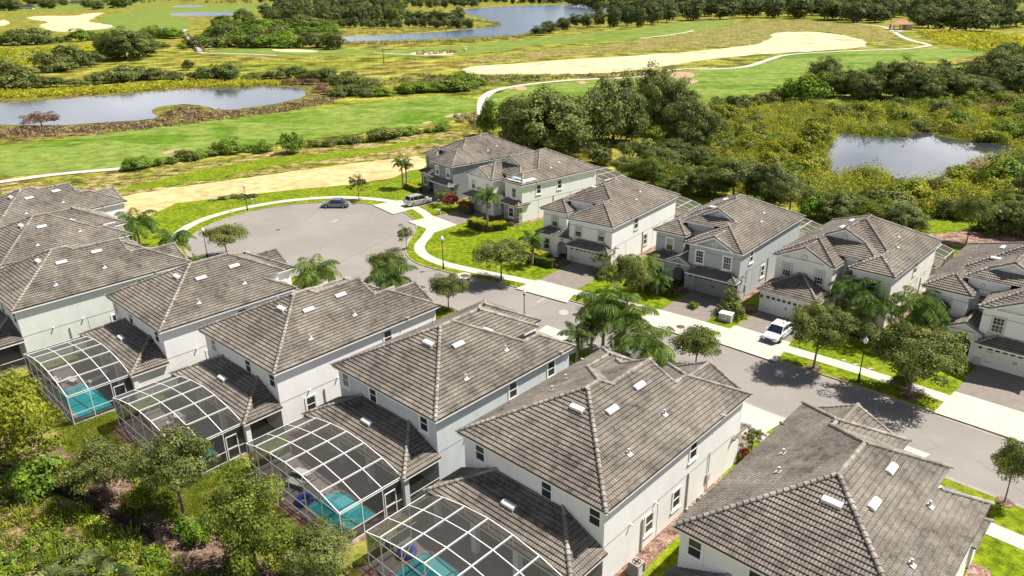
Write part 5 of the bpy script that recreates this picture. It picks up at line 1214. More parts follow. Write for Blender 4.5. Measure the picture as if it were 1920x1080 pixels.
# back fence: black mesh between short posts
def low_fence(pts, label, h=.95):
    r = empty('mesh_fence', (pts[0][0], pts[0][1], 0)); tag(r, label, 'fence'); o = Vector((pts[0][0], pts[0][1], 0)); q = along(pts, 2.4); m = MB(); pp = MB()
    S = along(pts, .16)
    for a, b in zip(S, S[1:]):
        a = Vector((a[0], a[1], 0))-o; b = Vector((b[0], b[1], 0))-o
        for z in (.02, h*.5, h): m.beam(a+Vector((0, 0, z)), b+Vector((0, 0, z)), .05)
        m.beam(a+Vector((0, 0, 0)), b+Vector((0, 0, h*.5)), .05, .03); m.beam(a+Vector((0, 0, h)), b+Vector((0, 0, h*.5)), .05, .03)
    m.build('mesh', MT['black'], r)
    for a in q: MB().beam(Vector((a[0], a[1], -.1))-o, Vector((a[0], a[1], h+.1))-o, .08).build('post', MT['black'], r)
low_fence([tuple(G(*p))[:2] for p in [(90, 917), (150, 943), (210, 970), (262, 998), (312, 1030)]], 'black mesh fence running down through the undergrowth at lower left'); low_fence([tuple(G(*p))[:2] for p in [(0, 881), (25, 890), (44, 905)]], 'short piece of black mesh fence at the left edge')
# hedges and clipped shrubs
def hedge(pts, wd, h, label, mt='hedge', topm=None, seed=1, name='clipped_hedge', n=900):
    """clipped hedge along a line of world points"""
    g = np.random.default_rng(seed); o = np.array([pts[0][0], pts[0][1], 0]); r = empty(name, tuple(o)); tag(r, label, 'hedge')
    P = [np.array([p[0], p[1], 0])-o for p in pts]; C = []; N_ = []
    for a, b in zip(P, P[1:]):
        L = np.linalg.norm(b-a); d = (b-a)/L; s = np.array([-d[1], d[0], 0]); k = int(n*L)
        t = g.uniform(-.03, 1.03, k); f = g.uniform(0, 1, k); q = g.uniform(-1, 1, k)
        wob = 1+.12*np.sin(t*L*3.1+seed)
        for i in range(k):
            base = a+d*t[i]*L
            if f[i] < .5: C.append(base+s*q[i]*wd/2*wob[i]+np.array([0, 0, h*(1+.06*math.sin(t[i]*L*4+q[i]*3)+g.normal()*.02)])); N_.append((0, 0, 1))
            else: sd_ = 1 if q[i] > 0 else -1; C.append(base+s*sd_*wd/2*wob[i]*g.uniform(.9, 1.03)+np.array([0, 0, h*g.uniform(.05, 1)])); N_.append(s*sd_)
    C = np.array(C); N_ = unit(np.array(N_)+rdirs(g, len(C))*.7); la = unit(np.cross(N_, rdirs(g, len(C)))); sa = np.cross(N_, la); s = g.uniform(.6, 1.3, len(C))*.075; t = g.uniform(0, 1, len(C))
    top = C[:, 2] > h*.78
    if topm:
        link('new_growth', leaf_mesh('new_growth', LM[topm], C[top], la[top], sa[top], s[top], s[top]*.6, t[top]), r); C, la, sa, s, t = (x[~top] for x in (C, la, sa, s, t))
    link('foliage', leaf_mesh('foliage', LM[mt], C, la, sa, s, s*.6, t), r); inner = MB()
    for a, b in zip(P, P[1:]): inner.beam(tuple(a+np.array([0, 0, h*.45])), tuple(b+np.array([0, 0, h*.45])), wd*.8, h*.86)
    inner.build('branches', MT['barkd'], r); return r
wp = lambda *q: [tuple(G(*p))[:2] for p in q]
hedge(wp((884, 422), (915, 433), (948, 429)), 1.5, 1.15, 'golden-topped hedge beside the palm in front of the tarped house', topm='gold', seed=2)
hedge([tuple(at_front('R3', u_, -1.9))[:2] for u_ in (-12.8, -8.6)], 1.5, 1.15, 'low golden hedge in front of the white house by the long lawn', topm='gold', seed=3)
hedge([tuple(at_front('R3', u_, -2.9))[:2] for u_ in (-10.6, -6.9)], 1.2, 1.0, 'dark green hedge in front of the white house by the long lawn', seed=4)
hedge([tuple(at_front('R4', u_, -1.9))[:2] for u_ in (-12.9, -8.9)], 1.4, 1.1, 'low golden hedge in front of the blue-grey house', topm='gold', seed=5)
hedge([tuple(at_front('R4', u_, -2.8))[:2] for u_ in (-10.6, -7.0)], 1.1, .95, 'dark green hedge in front of the blue-grey house', seed=6)
hedge([tuple(at_front('R1', u_, -1.7))[:2] for u_ in (-13.0, -8.6)], 1.2, 1.0, 'golden-topped hedge in front of the dark grey house', topm='gold', seed=7)
hedge([tuple(at_front('R5', u_, -2.4))[:2] for u_ in (-4.6, -.4)], .9, .8, 'clipped pale hedge under the ground floor window of the cream house', topm='olive', seed=8)
hedge(wp((866, 396), (884, 402)), 1.4, 1.7, 'square dark red hedge between the grey and the tarped houses', mt='dark', topm='red', seed=9)

# ================================================================== VEGETATION
V = Vector
# ---- street trees and yard trees (base pixel, crown px)
for k, x, y, wp_, hp_, lab in (
    ('street', 940, 527, 102, 90, 'young street tree on the verge in front of the long curved lawn'),
    ('street', 841, 580, 74, 74, 'small street tree beside the road, nearest to the roof of the pale blue house'),
    ('street', 1176, 574, 84, 106, 'street tree in front of the drive between the first two white fronts'),
    ('street', 1303, 692, 98, 90, 'street tree on the near kerb, right of the palm cluster'),
    ('laurel', 1525, 690, 116, 142, 'dense street tree beside the parked white car'),
    ('laurel', 1703, 742, 166, 160, 'largest street tree, hiding the lawn by the right edge'),
    ('street', 1883, 942, 82, 134, 'slender street tree at the right edge of the near kerb'),
    ('street', 426, 480, 80, 68, 'round tree on the left rim of the turning circle'),
    ('thin', 673, 376, 44, 55, 'young round tree beside the parked blue-grey car'),
    ('thin', 762, 466, 42, 48, 'smallest young tree on the inner curve of the verge'),
    ('street', 728, 545, 72, 84, 'dark tree between the turning circle and a bright palm'),
    ('thin', 1408, 856, 56, 70, 'small multi-stemmed tree by the corner of the nearest long white wall'),
    ('thin', 1368, 583, 44, 52, 'sparse pale shrub-like tree beside the grey garage door'),
    ('thin', 1130, 512, 40, 48, 'sparse pale tree beside the white garage of the hipped-porch house'),
    ('thin', 830, 385, 40, 36, 'grey-leaved small tree beside the dark grey garage')):
    p = G(x, y); d = depth(p); wm = wp_*d/FPX
    plant(k, p, wm, max((hp_*d/FPX-.42*sp*wm)/cp, wm*.75), lab)
for k, x, y, wp_, hp_, lab in (
    ('yardg', 38, 900, 185, 245, 'big yellow-green tree at the left edge beside the pool cages'),
    ('bushg', 78, 922, 100, 90, 'bright green shrub below the big yellow-green tree'),
    ('yard', 205, 938, 130, 135, 'grey-green tree left of the leaning dark trunk'),
    ('yard', 345, 965, 150, 190, 'grey-green tree with a bare pale trunk in front of a pool cage'),
    ('yardm', 484, 1078, 168, 245, 'dense green tree between the two nearest pool cages'),
    ('yard', 600, 1090, 150, 130, 'feathery grey-green tree at the bottom edge left of the nearest cage'),
    ('bushg', 375, 1012, 60, 55, 'light green shrub at the end of the black mesh fence'),
    ('bushy', 150, 905, 80, 60, 'pale yellow-green shrub right of the big yellow-green tree'),
    ('bushy', 262, 955, 70, 60, 'yellow-green shrub under the grey-green trees'),
    ('bushg', 345, 1000, 45, 50, 'small green shrub at the foot of the pale trunk'),
    ('bushd', 440, 1090, 80, 50, 'dark green shrub at the bottom edge')):
    p = G(x, y); d = depth(p); wm = wp_*d/FPX
    plant(k, p, wm, max((hp_*d/FPX-.5*sp*wm)/cp, wm*.7), lab, name='yard_tree' if k.startswith('yard') else None)
for x, y, r_ in ((940, 527, .6), (841, 580, .6), (1176, 574, .5), (1525, 690, .75), (1703, 742, .8), (1883, 942, .6), (673, 376, .5), (762, 466, .5), (1303, 692, .5)):
    p = G(x, y); g = random.Random(x); sheet('mulch_ring', [(p.x+math.cos(a/10*6.28)*r_*g.uniform(.8, 1.15), p.y+math.sin(a/10*6.28)*r_*g.uniform(.8, 1.15)) for a in range(10)], .026, MT['mulchd'])
# ---- queen palms
for x, y, th, sz, v, lab in (
    (756, 352, 4.6, .85, 0, 'left palm of the pair beside the dark grey house'), (763, 354, 4.3, .75, 2, 'right palm of the pair beside the dark grey house'),
    (915, 433, 5.3, .95, 1, 'single palm in front of the tarped white house'), (998, 497, 3.4, .85, 0, 'palm in the bed of the hipped-porch white house'),
    (598, 566, 3.4, 1.4, 1, 'palm standing between the turning circle and the roof of the third house'), (577, 560, 2.2, .8, 2, 'small palm left of the one by the third house'),
    (735, 572, 3.0, 1.45, 1, 'bright palm on the near verge beside the dark tree'), (768, 590, 1.8, 1.1, 0, 'low palm just behind the roof of the white house by the circle'),
    (265, 466, 3.6, 1.45, 1, 'big palm at the left in front of the sandy ground'), (335, 497, 3.4, 1.2, 0, 'palm on the left beside the round tree of the turning circle'), (375, 505, 1.2, .6, 2, 'low palm beside the lamp on the left of the turning circle'),
    (140, 425, 3.6, 1.15, 2, 'palm beside the topmost roof at the left edge'), (158, 428, 2.0, .45, 0, 'small drying palm beside the topmost roof at the left edge'),
    (1082, 680, 3.0, .85, 0, 'leftmost palm of the cluster on the near verge'), (1108, 668, 3.6, .9, 2, 'upright palm second in the cluster on the near verge'),
    (1130, 655, 4.8, 1.4, 1, 'tallest palm at the top of the cluster on the near verge'), (1168, 672, 4.2, 1.45, 1, 'wide palm in the middle of the cluster on the near verge'),
    (1150, 700, 1.2, .9, 0, 'low palm below the cluster on the near verge'), (1205, 705, 3.0, 1.4, 1, 'drooping palm on the right of the cluster on the near verge'), (1240, 722, 1.6, .95, 2, 'lowest palm at the right end of the cluster on the near verge'),
    (1205, 545, 3.2, 1.0, 1, 'palm hiding the entrance of the blue-grey house'), (1232, 552, 1.8, .8, 0, 'lower palm beside the arch of the blue-grey house'),
    (1590, 607, 3.8, 1.15, 1, 'palm on the left of the cream house front window'), (1635, 640, 3.8, 1.25, 0, 'palm on the right of the cream house front window'), (1608, 628, 2.4, .8, 2, 'short palm under the cream house front window'),
    (1712, 648, 4.2, 1.25, 1, 'palm beside the corner of the cream house, left of the white gabled porch'), (1735, 660, 3.0, .85, 2, 'smaller palm left of the white gabled porch')):
    palm(G(x, y), th, sz, lab, v=v)
palm(G(1270, 372), 3.2, 1.5, 'sabal palm rising behind the house roofs', sabal=True)
# ---- front garden shrubs
for k, x, y, wp_, hp_, lab in (
    ('red', 846, 392, 36, 30, 'bright red croton beside the dark grey garage'), ('bushd', 1130, 520, 40, 24, 'dark shrub at the foot of the sparse pale tree'),
    ('bushd', 1372, 592, 52, 34, 'dark reddish shrub below the sparse pale tree'), ('red', 1397, 862, 30, 26, 'red shrub under the small multi-stemmed tree'),
    ('bushg', 290, 478, 50, 22, 'low dark shrub row beside the big left palm'), ('bushd', 1690, 720, 50, 30, 'dark round shrub under the largest street tree'), ('bushg', 1300, 577, 22, 14, 'small green shrub beside the transformer cabinet')):
    plant_px(k, x, y, wp_, hp_, lab)
GF = 'small shrubs in the front garden beds'
for k, u0, u1, v in (('R3', -12.4, -6.8, -2.9), ('R4', -12.8, -7.0, -2.9), ('R5', -5.2, 0.2, -3.4), ('R2', -5.4, 0, -2.2), ('R6', -12.6, -7.2, -1.6)):
    n = 7
    for i in range(n):
        q = at_front(k, u0+(u1-u0)*i/(n-1)+rnd.uniform(-.2, .2), v+rnd.uniform(-.3, .3)); plant('bushg' if i % 2 else 'bush', q, rnd.uniform(.7, 1.1), rnd.uniform(.5, .8), 'small rounded shrub in a front garden bed', GF)
# ---- oaks beyond the houses
for x, y, wp_, hp_, k, lab in (
    (1022, 288, 150, 128, 'oak', 'broad dark oak directly behind the grey house'), (975, 262, 70, 80, 'oak', 'left shoulder tree of the broad dark oak behind the grey house'), (1150, 268, 110, 126, 'oak', 'rounded dark oak in the middle of the group beyond the street'),
    (1232, 232, 100, 108, 'oak', 'tallest dark oak, touching the fairway path'), (1262, 250, 90, 100, 'oak', 'dark oak beside the tallest one, in front of the bunkers'), (1296, 282, 100, 100, 'oak', 'dark oak at the right end of the group by the wetland'),
    (918, 254, 54, 74, 'bushg', 'light green upright tree left of the broad dark oak'), (1028, 292, 60, 54, 'bush', 'olive tree in front of the broad dark oak'), (1122, 306, 56, 44, 'bush', 'grey-green round shrub between the oaks and the roofs'),
    (1210, 306, 60, 60, 'bush', 'tangled olive tree in front of the meadow'), (548, 286, 48, 46, 'bushg', 'round green tree in the hedge by the fairway'), (352, 131, 26, 24, 'bushd', 'single dark palm-like tree above the hedge behind the pond'),
    (237, 112, 84, 64, 'oak', 'great dark oak left of the footbridge'), (212, 110, 50, 50, 'oak', 'dark oak on the left flank of the great one'), (268, 106, 52, 50, 'oak', 'dark oak on the right flank of the great one'),
    (457, 47, 28, 30, 'oak', 'dark tree standing alone past the footbridge'), (625, 92, 36, 34, 'oak', 'flat-topped pine beside the far pond'), (17, 20, 44, 22, 'oak', 'far dark tree at the top left corner'),
    (92, 16, 30, 20, 'oak', 'far tree over the white sand patch'), (166, 14, 24, 16, 'oak', 'far tree in the top left fairway'), (182, 18, 26, 16, 'oak', 'far tree with a shadow in the top left fairway'), (222, 15, 34, 18, 'oak', 'far pair tree right of the top left fairway'), (238, 11, 22, 16, 'oak', 'far tree at the right of the top left pair'), (120, 10, 18, 14, 'oak', 'small far tree beside the far house'), (62, 9, 30, 12, 'oak', 'far tree behind the far house'), (250, 5, 16, 10, 'oak', 'tiny far tree right of the pair')):
    p = G(x, y); d = depth(p); wm = wp_*d/FPX; plant(k, p, wm*(1.12 if k == 'oak' else 1), max(hp_*d/FPX/cp-.2*wm, wm*.6), lab, name='tree' if k.startswith('bush') and hp_ > 40 else None)
GO = 'dark trees between the fairway and the wetland'
for i, (x, y, wp_, hp_, k) in enumerate([(1545, 165, 72, 66, 'oak'), (1562, 180, 60, 56, 'oak'), (1600, 182, 66, 60, 'oak'), (1620, 188, 54, 52, 'oak'), (1650, 180, 70, 70, 'oak'), (1690, 186, 96, 84, 'oak'), (1722, 192, 70, 64, 'oak'), (1752, 182, 70, 66, 'oak'), (1795, 186, 80, 60, 'oak'), (1835, 186, 70, 44, 'oak'), (1865, 172, 90, 84, 'oak'), (1905, 178, 90, 74, 'oak'), (1930, 152, 80, 80, 'oak'), (1820, 150, 50, 44, 'far'), (1770, 150, 50, 46, 'far'), (1880, 132, 70, 60, 'oak'), (1500, 186, 50, 36, 'bush'), (1470, 188, 44, 28, 'bush'), (1440, 192, 36, 24, 'bushd'), (1420, 196, 36, 26, 'bushd'), (1395, 200, 40, 24, 'bush'), (1370, 202, 44, 26, 'bushd'), (1345, 206, 44, 28, 'bushd'), (1330, 214, 40, 28, 'bushg'), (1455, 182, 30, 22, 'bush')]):
    p = G(x, y); d = depth(p); wm = wp_*d/FPX; plant(k, p, wm, max(hp_*d/FPX/cp-.25*wm, wm*.55), 'dark tree in the belt between the fairway and the wetland', GO, name='tree')
p = G(1510, 190); plant('bushg', p, 90*depth(p)/FPX, 52*depth(p)/FPX, 'bright green tree at the left front of the dark belt', name='tree')
# ---- rows of shrubs
def row_px(pts, step, kinds, w_, h_, label, group, seed=1, jit=.5, name=None):
    g = random.Random(seed)
    for (x, y) in along([tuple(G(*p))[:2] for p in pts], step, seed, jit):
        f = g.uniform(.5, 1.15)*(1.45 if g.random() < .18 else 1); plant(g.choice(kinds), (x, y, Z0+.02), w_*f*g.uniform(1.0, 1.6), h_*f, label, group, name=name)
row_px([(240, 318), (300, 308), (400, 291), (450, 284), (520, 282)], 3.0, ['bushg', 'bush', 'bushg'], 3.8, 2.3, 'green bush in the hedgerow between the fairway and the sand track', 'bushes in the hedgerow by the sand track', 2)
row_px([(560, 275), (620, 272), (700, 263), (760, 252), (840, 243)], 3.4, ['bush', 'bushg'], 3.6, 1.9, 'green bush in the hedgerow between the fairway and the sand track', 'bushes in the hedgerow by the sand track', 3)
row_px([(-30, 160), (60, 164), (130, 162), (200, 156), (260, 148), (330, 148), (400, 150), (470, 150), (530, 146), (590, 148), (640, 156), (690, 170)], 5.2, ['bushd', 'bushd', 'bush'], 8, 4.6, 'dark bush in the thicket along the far bank of the near pond', 'bushes in the thicket behind the near pond', 4, 1.5)
row_px([(-30, 140), (40, 140), (90, 136), (140, 126), (180, 118)], 7, ['bushd', 'bush'], 11, 7, 'dark bush below the great oak left of the footbridge', 'bushes left of the great oak', 5, 2)
row_px([(-30, 84), (60, 84), (130, 78), (190, 74)], 9, ['bushg', 'bushd'], 14, 9, 'far green bush in the belt behind the great oak', 'bushes in the belt behind the great oak', 6, 3)
row_px([(290, 70), (340, 72)], 8, ['bushg', 'bush'], 14, 9, 'far green bush in the belt behind the great oak', 'bushes in the belt behind the great oak', 7, 3); row_px([(290, 88), (345, 90)], 8, ['bushy', 'bush'], 10, 5, 'far green bush in the belt behind the great oak', 'bushes in the belt behind the great oak', 8, 3)
GT = 'bushes in the thicket past the footbridge'
for yy, st in ((88, 9), (80, 10), (72, 11), (64, 12), (56, 14), (48, 16)):
    row_px([(372+(88-yy)*1.2, yy), (440+(88-yy), yy), (520, yy), (610+(88-yy)*.6, yy)], st, ['bushg', 'bushd', 'bush', 'bushg'], 15, 8.5, 'green bush in the thicket past the footbridge', GT, yy, 4)
row_px([(635, 182), (660, 178), (690, 172), (700, 176)], 4, ['bushd'], 8, 4.4, 'dark bush at the right end of the near pond', 'bushes at the right end of the near pond', 9, 1.5)
row_px([(690, 180), (740, 175), (800, 170), (860, 164)], 5, ['bush', 'bushg', 'bushd'], 8, 3.6, 'bush on the rough bank above the fairway', 'bushes on the bank above the fairway', 10, 2.5)
row_px([(820, 172), (860, 168), (890, 160)], 5, ['bushg'], 8, 4, 'bush on the rough bank above the fairway', 'bushes on the bank above the fairway', 11, 3)
plant_px('brown', 78, 234, 74, 27, 'bare reddish shrub standing in the water of the near pond')
for i, (x, y, w__, h__) in enumerate([(560, 158, 30, 10), (585, 158, 34, 12), (605, 166, 30, 14), (612, 176, 26, 12), (575, 158, 26, 10), (540, 157, 30, 8), (600, 172, 30, 14)]): plant_px('brown', x, y, w__, h__, 'reddish bare shrub at the right end of the near pond', 'reddish shrubs at the end of the near pond')
# ---- the strip behind the houses across the street
GB = 'trees in the strip behind the houses across the street'
gg = random.Random(77)
for i, (x, y, wp_, hp_, k) in enumerate([(1180, 335, 70, 50, 'yard'), (1220, 345, 70, 70, 'yardm'), (1235, 330, 70, 70, 'yard'), (1290, 352, 70, 60, 'yardm'), (1330, 365, 80, 70, 'oak'), (1375, 372, 110, 100, 'yard'), (1440, 385, 90, 95, 'oak'), (1415, 372, 80, 80, 'yardm'), (1480, 400, 80, 80, 'yard'), (1525, 405, 70, 60, 'bushg'), (1570, 412, 90, 65, 'oak'), (1625, 420, 80, 60, 'yardg'), (1680, 430, 90, 64, 'oak'), (1715, 436, 60, 40, 'yardm'), (1860, 435, 80, 70, 'bushd'), (1905, 440, 80, 80, 'oak'), (1890, 400, 80, 50, 'yardm'), (1920, 395, 60, 90, 'yard'), (1880, 345, 90, 60, 'bushg'), (1925, 340, 60, 60, 'oak'), (1260, 300, 60, 50, 'oak'), (1320, 320, 70, 50, 'oak'), (1345, 330, 70, 50, 'yardg'), (1180, 305, 50, 50, 'yard'), (1250, 365, 60, 50, 'yardm'), (1405, 398, 60, 40, 'bushg')]):
    p = G(x, y); d = depth(p); wm = wp_*d/FPX; plant(k, p, wm, max(hp_*d/FPX/cp-.3*wm, wm*.55), 'leafy tree in the strip behind the houses across the street', GB, name='tree')
p = G(1812, 455); plant('street', p, 72*depth(p)/FPX, 6.6, 'small round tree with a visible trunk above the cream house roof')
sheet('ground_patch', pxpoly([(1690, 438), (1760, 432), (1860, 436), (1930, 438), (1990, 460), (1940, 480), (1760, 470), (1700, 456)]), -.03, MT['mulch'])
sheet('meadow', smooth_poly(pxpoly([(1715, 425), (1760, 408), (1840, 405), (1850, 420), (1800, 434), (1740, 440)]), 2), -.02, MT['lawn'])
# ---- far woodland
GW = 'trees of the far woodland'; gw_ = random.Random(5)
nw = 0
for y, x0, x1, hp_, st in ((5, 1035, 1925, 22, 27), (14, 1080, 1915, 25, 27), (23, 1120, 1900, 28, 26), (31, 1160, 1890, 30, 26), (38, 1210, 1850, 30, 26)):
    x = x0
    while x < x1:
        yy = y+gw_.uniform(-3, 3); lim = 33 if 1270 < x < 1440 else 31 if 1440 <= x < 1540 else 40 if x < 1600 else 44
        if yy < lim and not (1660 < x < 1715 and yy > 36) and not (x > 1860 and 2 < yy < 30 and gw_.random() < .6):
            p = G(x, yy); d = depth(p); wm = hp_*1.35*gw_.uniform(.8, 1.3)*d/FPX; plant('far' if gw_.random() < .85 else 'farg', p, wm, hp_*gw_.uniform(.8, 1.2)*d/FPX/cp, 'dark tree of the far woodland', GW); nw += 1
        x += st*gw_.uniform(.7, 1.3)
for (x, y, wp_, hp_) in ((1100, 52, 26, 26), (1125, 50, 30, 32), (1150, 50, 30, 32), (1175, 48, 32, 34), (1195, 50, 30, 32), (1222, 46, 34, 36), (1250, 42, 36, 36), (1080, 50, 26, 22), (1055, 56, 34, 20), (1030, 62, 34, 20), (1010, 66, 30, 16), (1600, 42, 50, 34), (1560, 38, 50, 36), (1640, 42, 50, 30), (1500, 34, 50, 34), (1450, 33, 50, 34), (1400, 33, 50, 34), (1350, 36, 50, 38), (1300, 38, 50, 38), (1780, 58, 60, 40), (1810, 60, 60, 42), (1845, 58, 50, 36), (1740, 52, 50, 34), (1720, 46, 50, 34), (1880, 52, 44, 34), (1905, 50, 44, 30)):
    p = G(x, y); d = depth(p); wm = wp_*d/FPX; plant('far', p, wm, hp_*d/FPX/cp, 'dark tree of the far woodland', GW)
GW2 = 'trees of the wood beside the lake'
for y, x0, x1, hp_, st in ((52, 640, 880, 16, 13), (42, 505, 860, 24, 15), (32, 500, 760, 22, 16), (22, 520, 760, 20, 16), (14, 560, 900, 14, 16), (6, 490, 1020, 12, 18)):
    x = x0
    while x < x1:
        yy = y+gw_.uniform(-2, 2); p = G(x, yy); d = depth(p); wm = hp_*1.1*gw_.uniform(.8, 1.3)*d/FPX
        plant('far' if gw_.random() < .8 else 'farg', p, wm, hp_*gw_.uniform(.8, 1.2)*d/FPX/cp, 'tree of the wood beside the lake', GW2); x += st*gw_.uniform(.7, 1.3)
# far wood mass up to the horizon
cl = []
gm = random.Random(9)
for i in range(2600):
    x = gm.uniform(-100, 2050); y = gm.uniform(-14, 6); p = G(x, y)
    if x < 1000 and gm.random() < .55: continue
    r = gm.uniform(7, 16)*(1+(6-y)/24); cl.append((p.x, p.y, r, r*gm.uniform(.6, 1.0)))
stuff('far_woodland', LM['far'], 3, cl, 'far mass of dark woodland along the top edge', ls=2.6, n=26, cat='woodland')
# ---- wetland brush, reeds and undergrowth
wet = pxpoly([(1165, 325), (1175, 285), (1240, 235), (1330, 212), (1420, 205), (1500, 196), (1600, 198), (1750, 195), (1880, 186), (2000, 184), (2060, 260), (2060, 440), (1900, 430), (1780, 405), (1690, 415), (1560, 395), (1400, 360), (1280, 345)])
mead = pxpoly([(1150, 300), (1170, 250), (1200, 235), (1240, 240), (1230, 290), (1190, 320)])
def grow(P, f): cx, cy = sum(p[0] for p in P)/len(P), sum(p[1] for p in P)/len(P); return [(cx+(p[0]-cx)*f, cy+(p[1]-cy)*f) for p in P]
pts = scatter(wet, 2700, 21, (grow(POND4, 1.05), grow(POND5, 1.3), mead)); g = random.Random(4)
A1 = [(x, y, g.uniform(1.0, 2.6), g.uniform(1.0, 2.8)) for x, y in pts[:1800]]; A2 = [(x, y, g.uniform(1.0, 2.6), g.uniform(1.5, 3.6)) for x, y in pts[1800:2250]]; A3 = [(x, y, g.uniform(.9, 2.2), g.uniform(1, 2.6)) for x, y in pts[2250:]]
for (x, y), k_ in zip(scatter(wet, 150, 55, (grow(POND4, 1.12), grow(POND5, 1.6), mead)), ['bushy', 'bushy', 'bushg', 'bush', 'bushy']*30):
    w_ = g.uniform(3, 8); plant(k_, (x, y, Z0), w_, w_*g.uniform(.42, .62), 'rounded bush standing out of the marsh brush', 'taller bushes in the marsh')
stuff('wetland_brush', LM['marsh'], 5, A1, 'yellow-green marsh brush round the right-hand pond', ls=.17, n=95, cat='marsh brush'); stuff('wetland_brush', LM['olive'], 6, A2, 'taller olive brush scattered over the right-hand marsh', ls=.17, n=95, cat='marsh brush'); stuff('wetland_brush', LM['green'], 7, A3, 'fresh green brush scattered over the right-hand marsh', ls=.17, n=90, cat='marsh brush')
stuff('wetland_brush', LM['tan'], 8, [(x, y, 1.6, 2.6) for x, y in scatter(pxpoly([(1805, 330), (1830, 312), (1880, 308), (1885, 325), (1850, 335)]), 34, 3)], 'golden brown brush on the right shore of the marsh pond', ls=.2, n=60, cat='marsh brush')
stuff('wetland_brush', LM['brown'], 9, [(x, y, 1.8, 2.4) for x, y in scatter(pxpoly([(1780, 200), (1850, 182), (1990, 190), (1990, 215), (1840, 215)]), 90, 3)], 'brownish brush along the right edge behind the marsh', ls=.25, n=40, cat='marsh brush')
mb_ = scatter(pxpoly([(1720, 60), (1900, 66), (1960, 90), (1960, 140), (1860, 100), (1760, 82)]), 500, 8)
stuff('marsh_brush', LM['marsh'], 10, [(x, y, g.uniform(1.5, 4), g.uniform(1, 3)) for x, y in mb_], 'pale green brush in front of the far woodland', ls=.6, n=26, cat='marsh brush')
lw = scatter(pxpoly([(-60, 72+18), (60, 92), (180, 84), (190, 96), (120, 112), (40, 124), (-60, 136)]), 420, 12)
stuff('marsh_grass', LM['marsh'], 11, [(x, y, g.uniform(2, 5), g.uniform(.6, 1.6)) for x, y in lw], 'yellow marsh grass left of the great oak', ls=.55, n=22, cat='marsh grass')
bk = scatter(pxpoly([(-60, 170), (60, 172), (200, 163), (330, 154), (560, 152), (560, 160), (330, 165), (200, 175), (-60, 188)]), 700, 13)
stuff('pond_brush', LM['marsh'], 12, [(x, y, g.uniform(1, 2.6), g.uniform(.6, 1.8)) for x, y in bk], 'yellow-green brush on the far bank of the near pond', ls=.4, n=26, cat='brush')
bk = scatter(pxpoly([(-60, 240), (60, 240), (200, 234), (300, 224), (330, 202), (390, 202), (430, 212), (560, 192), (630, 176), (640, 186), (560, 205), (430, 222), (300, 240), (60, 256), (-60, 260)]), 520, 14)
stuff('pond_brush', LM['brown'], 13, [(x, y, g.uniform(.8, 2), g.uniform(.3, .9)) for x, y in bk[:220]], 'reddish brown growth on the near bank of the near pond', ls=.3, n=24, cat='brush'); stuff('pond_brush', LM['tan'], 14, [(x, y, g.uniform(.8, 2), g.uniform(.3, .8)) for x, y in bk[220:]], 'tan grass tufts on the near bank of the near pond', ls=.3, n=22, cat='brush')
rd = along([tuple(G(*p))[:2] for p in [(600, 82), (700, 81), (850, 77), (985, 69), (1010, 62), (1060, 40), (1090, 34)]], 2.2, 2, 2.5)+along([tuple(G(*p))[:2] for p in [(600, 84), (700, 84), (850, 80), (985, 72)]], 2.2, 5, 2.5)+along([tuple(G(*p))[:2] for p in [(640, 64), (740, 62), (850, 54), (925, 50), (934, 45), (880, 38)]], 2.4, 3, 3)
stuff('reeds', LM['reed'], 15, [(x, y, g.uniform(1.5, 3), g.uniform(1.8, 3)) for x, y in rd], 'band of tan reeds round the shore of the lake', ls=.6, n=22, elong=.3, cat='reeds')
hd = scatter(pxpoly([(700, 155), (780, 140), (900, 142), (1100, 141), (1210, 133), (1230, 140), (1000, 152), (920, 158), (880, 172), (800, 165)]), 300, 15)
stuff('rough_tufts', LM['tan'], 16, [(x, y, g.uniform(1, 2.4), g.uniform(.3, .9)) for x, y in hd[:150]], 'tan tufts in the rough above the fairway', ls=.4, n=20, cat='grass tufts'); stuff('rough_tufts', LM['olive'], 17, [(x, y, g.uniform(1, 2.6), g.uniform(.4, 1.3)) for x, y in hd[150:]], 'olive tufts in the rough above the fairway', ls=.4, n=20, cat='grass tufts')
# undergrowth at the lower left
ug = pxpoly([(-80, 905), (40, 925), (100, 950), (200, 985), (300, 1035), (330, 1060), (500, 1130), (300, 1250), (-80, 1200)]); pts = scatter(ug, 900, 31); g = random.Random(6)
lowp = [p for p in pts if inpoly(p, pxpoly([(60, 1000), (150, 960), (260, 1010), (330, 1060), (500, 1130), (300, 1250), (-80, 1200), (-80, 1060)]))]
stuff('undergrowth', LM['green'], 18, [(x, y, g.uniform(.3, .8), g.uniform(.3, .8)) for x, y in lowp[:190]], 'bright green undergrowth at the lower left corner', ls=.11, n=90)
stuff('undergrowth', LM['yellow'], 19, [(x, y, g.uniform(.4, .9), g.uniform(.3, .7)) for x, y in pts[:130]], 'yellow-green undergrowth below the mesh fence', ls=.10, n=70)
stuff('undergrowth', LM['tan'], 20, [(x, y, g.uniform(.3, .8), g.uniform(.15, .35)) for x, y in pts[200:330]], 'dry tan litter and stalks below the mesh fence', ls=.09, n=60)
blades('tall_grass', LM['grass'], 21, [(x, y, g.uniform(.6, 1.3)) for x, y in pts[300:400]], 'tall bright grass blades at the lower left', h=.9, w=.035, n=34, r=.5)
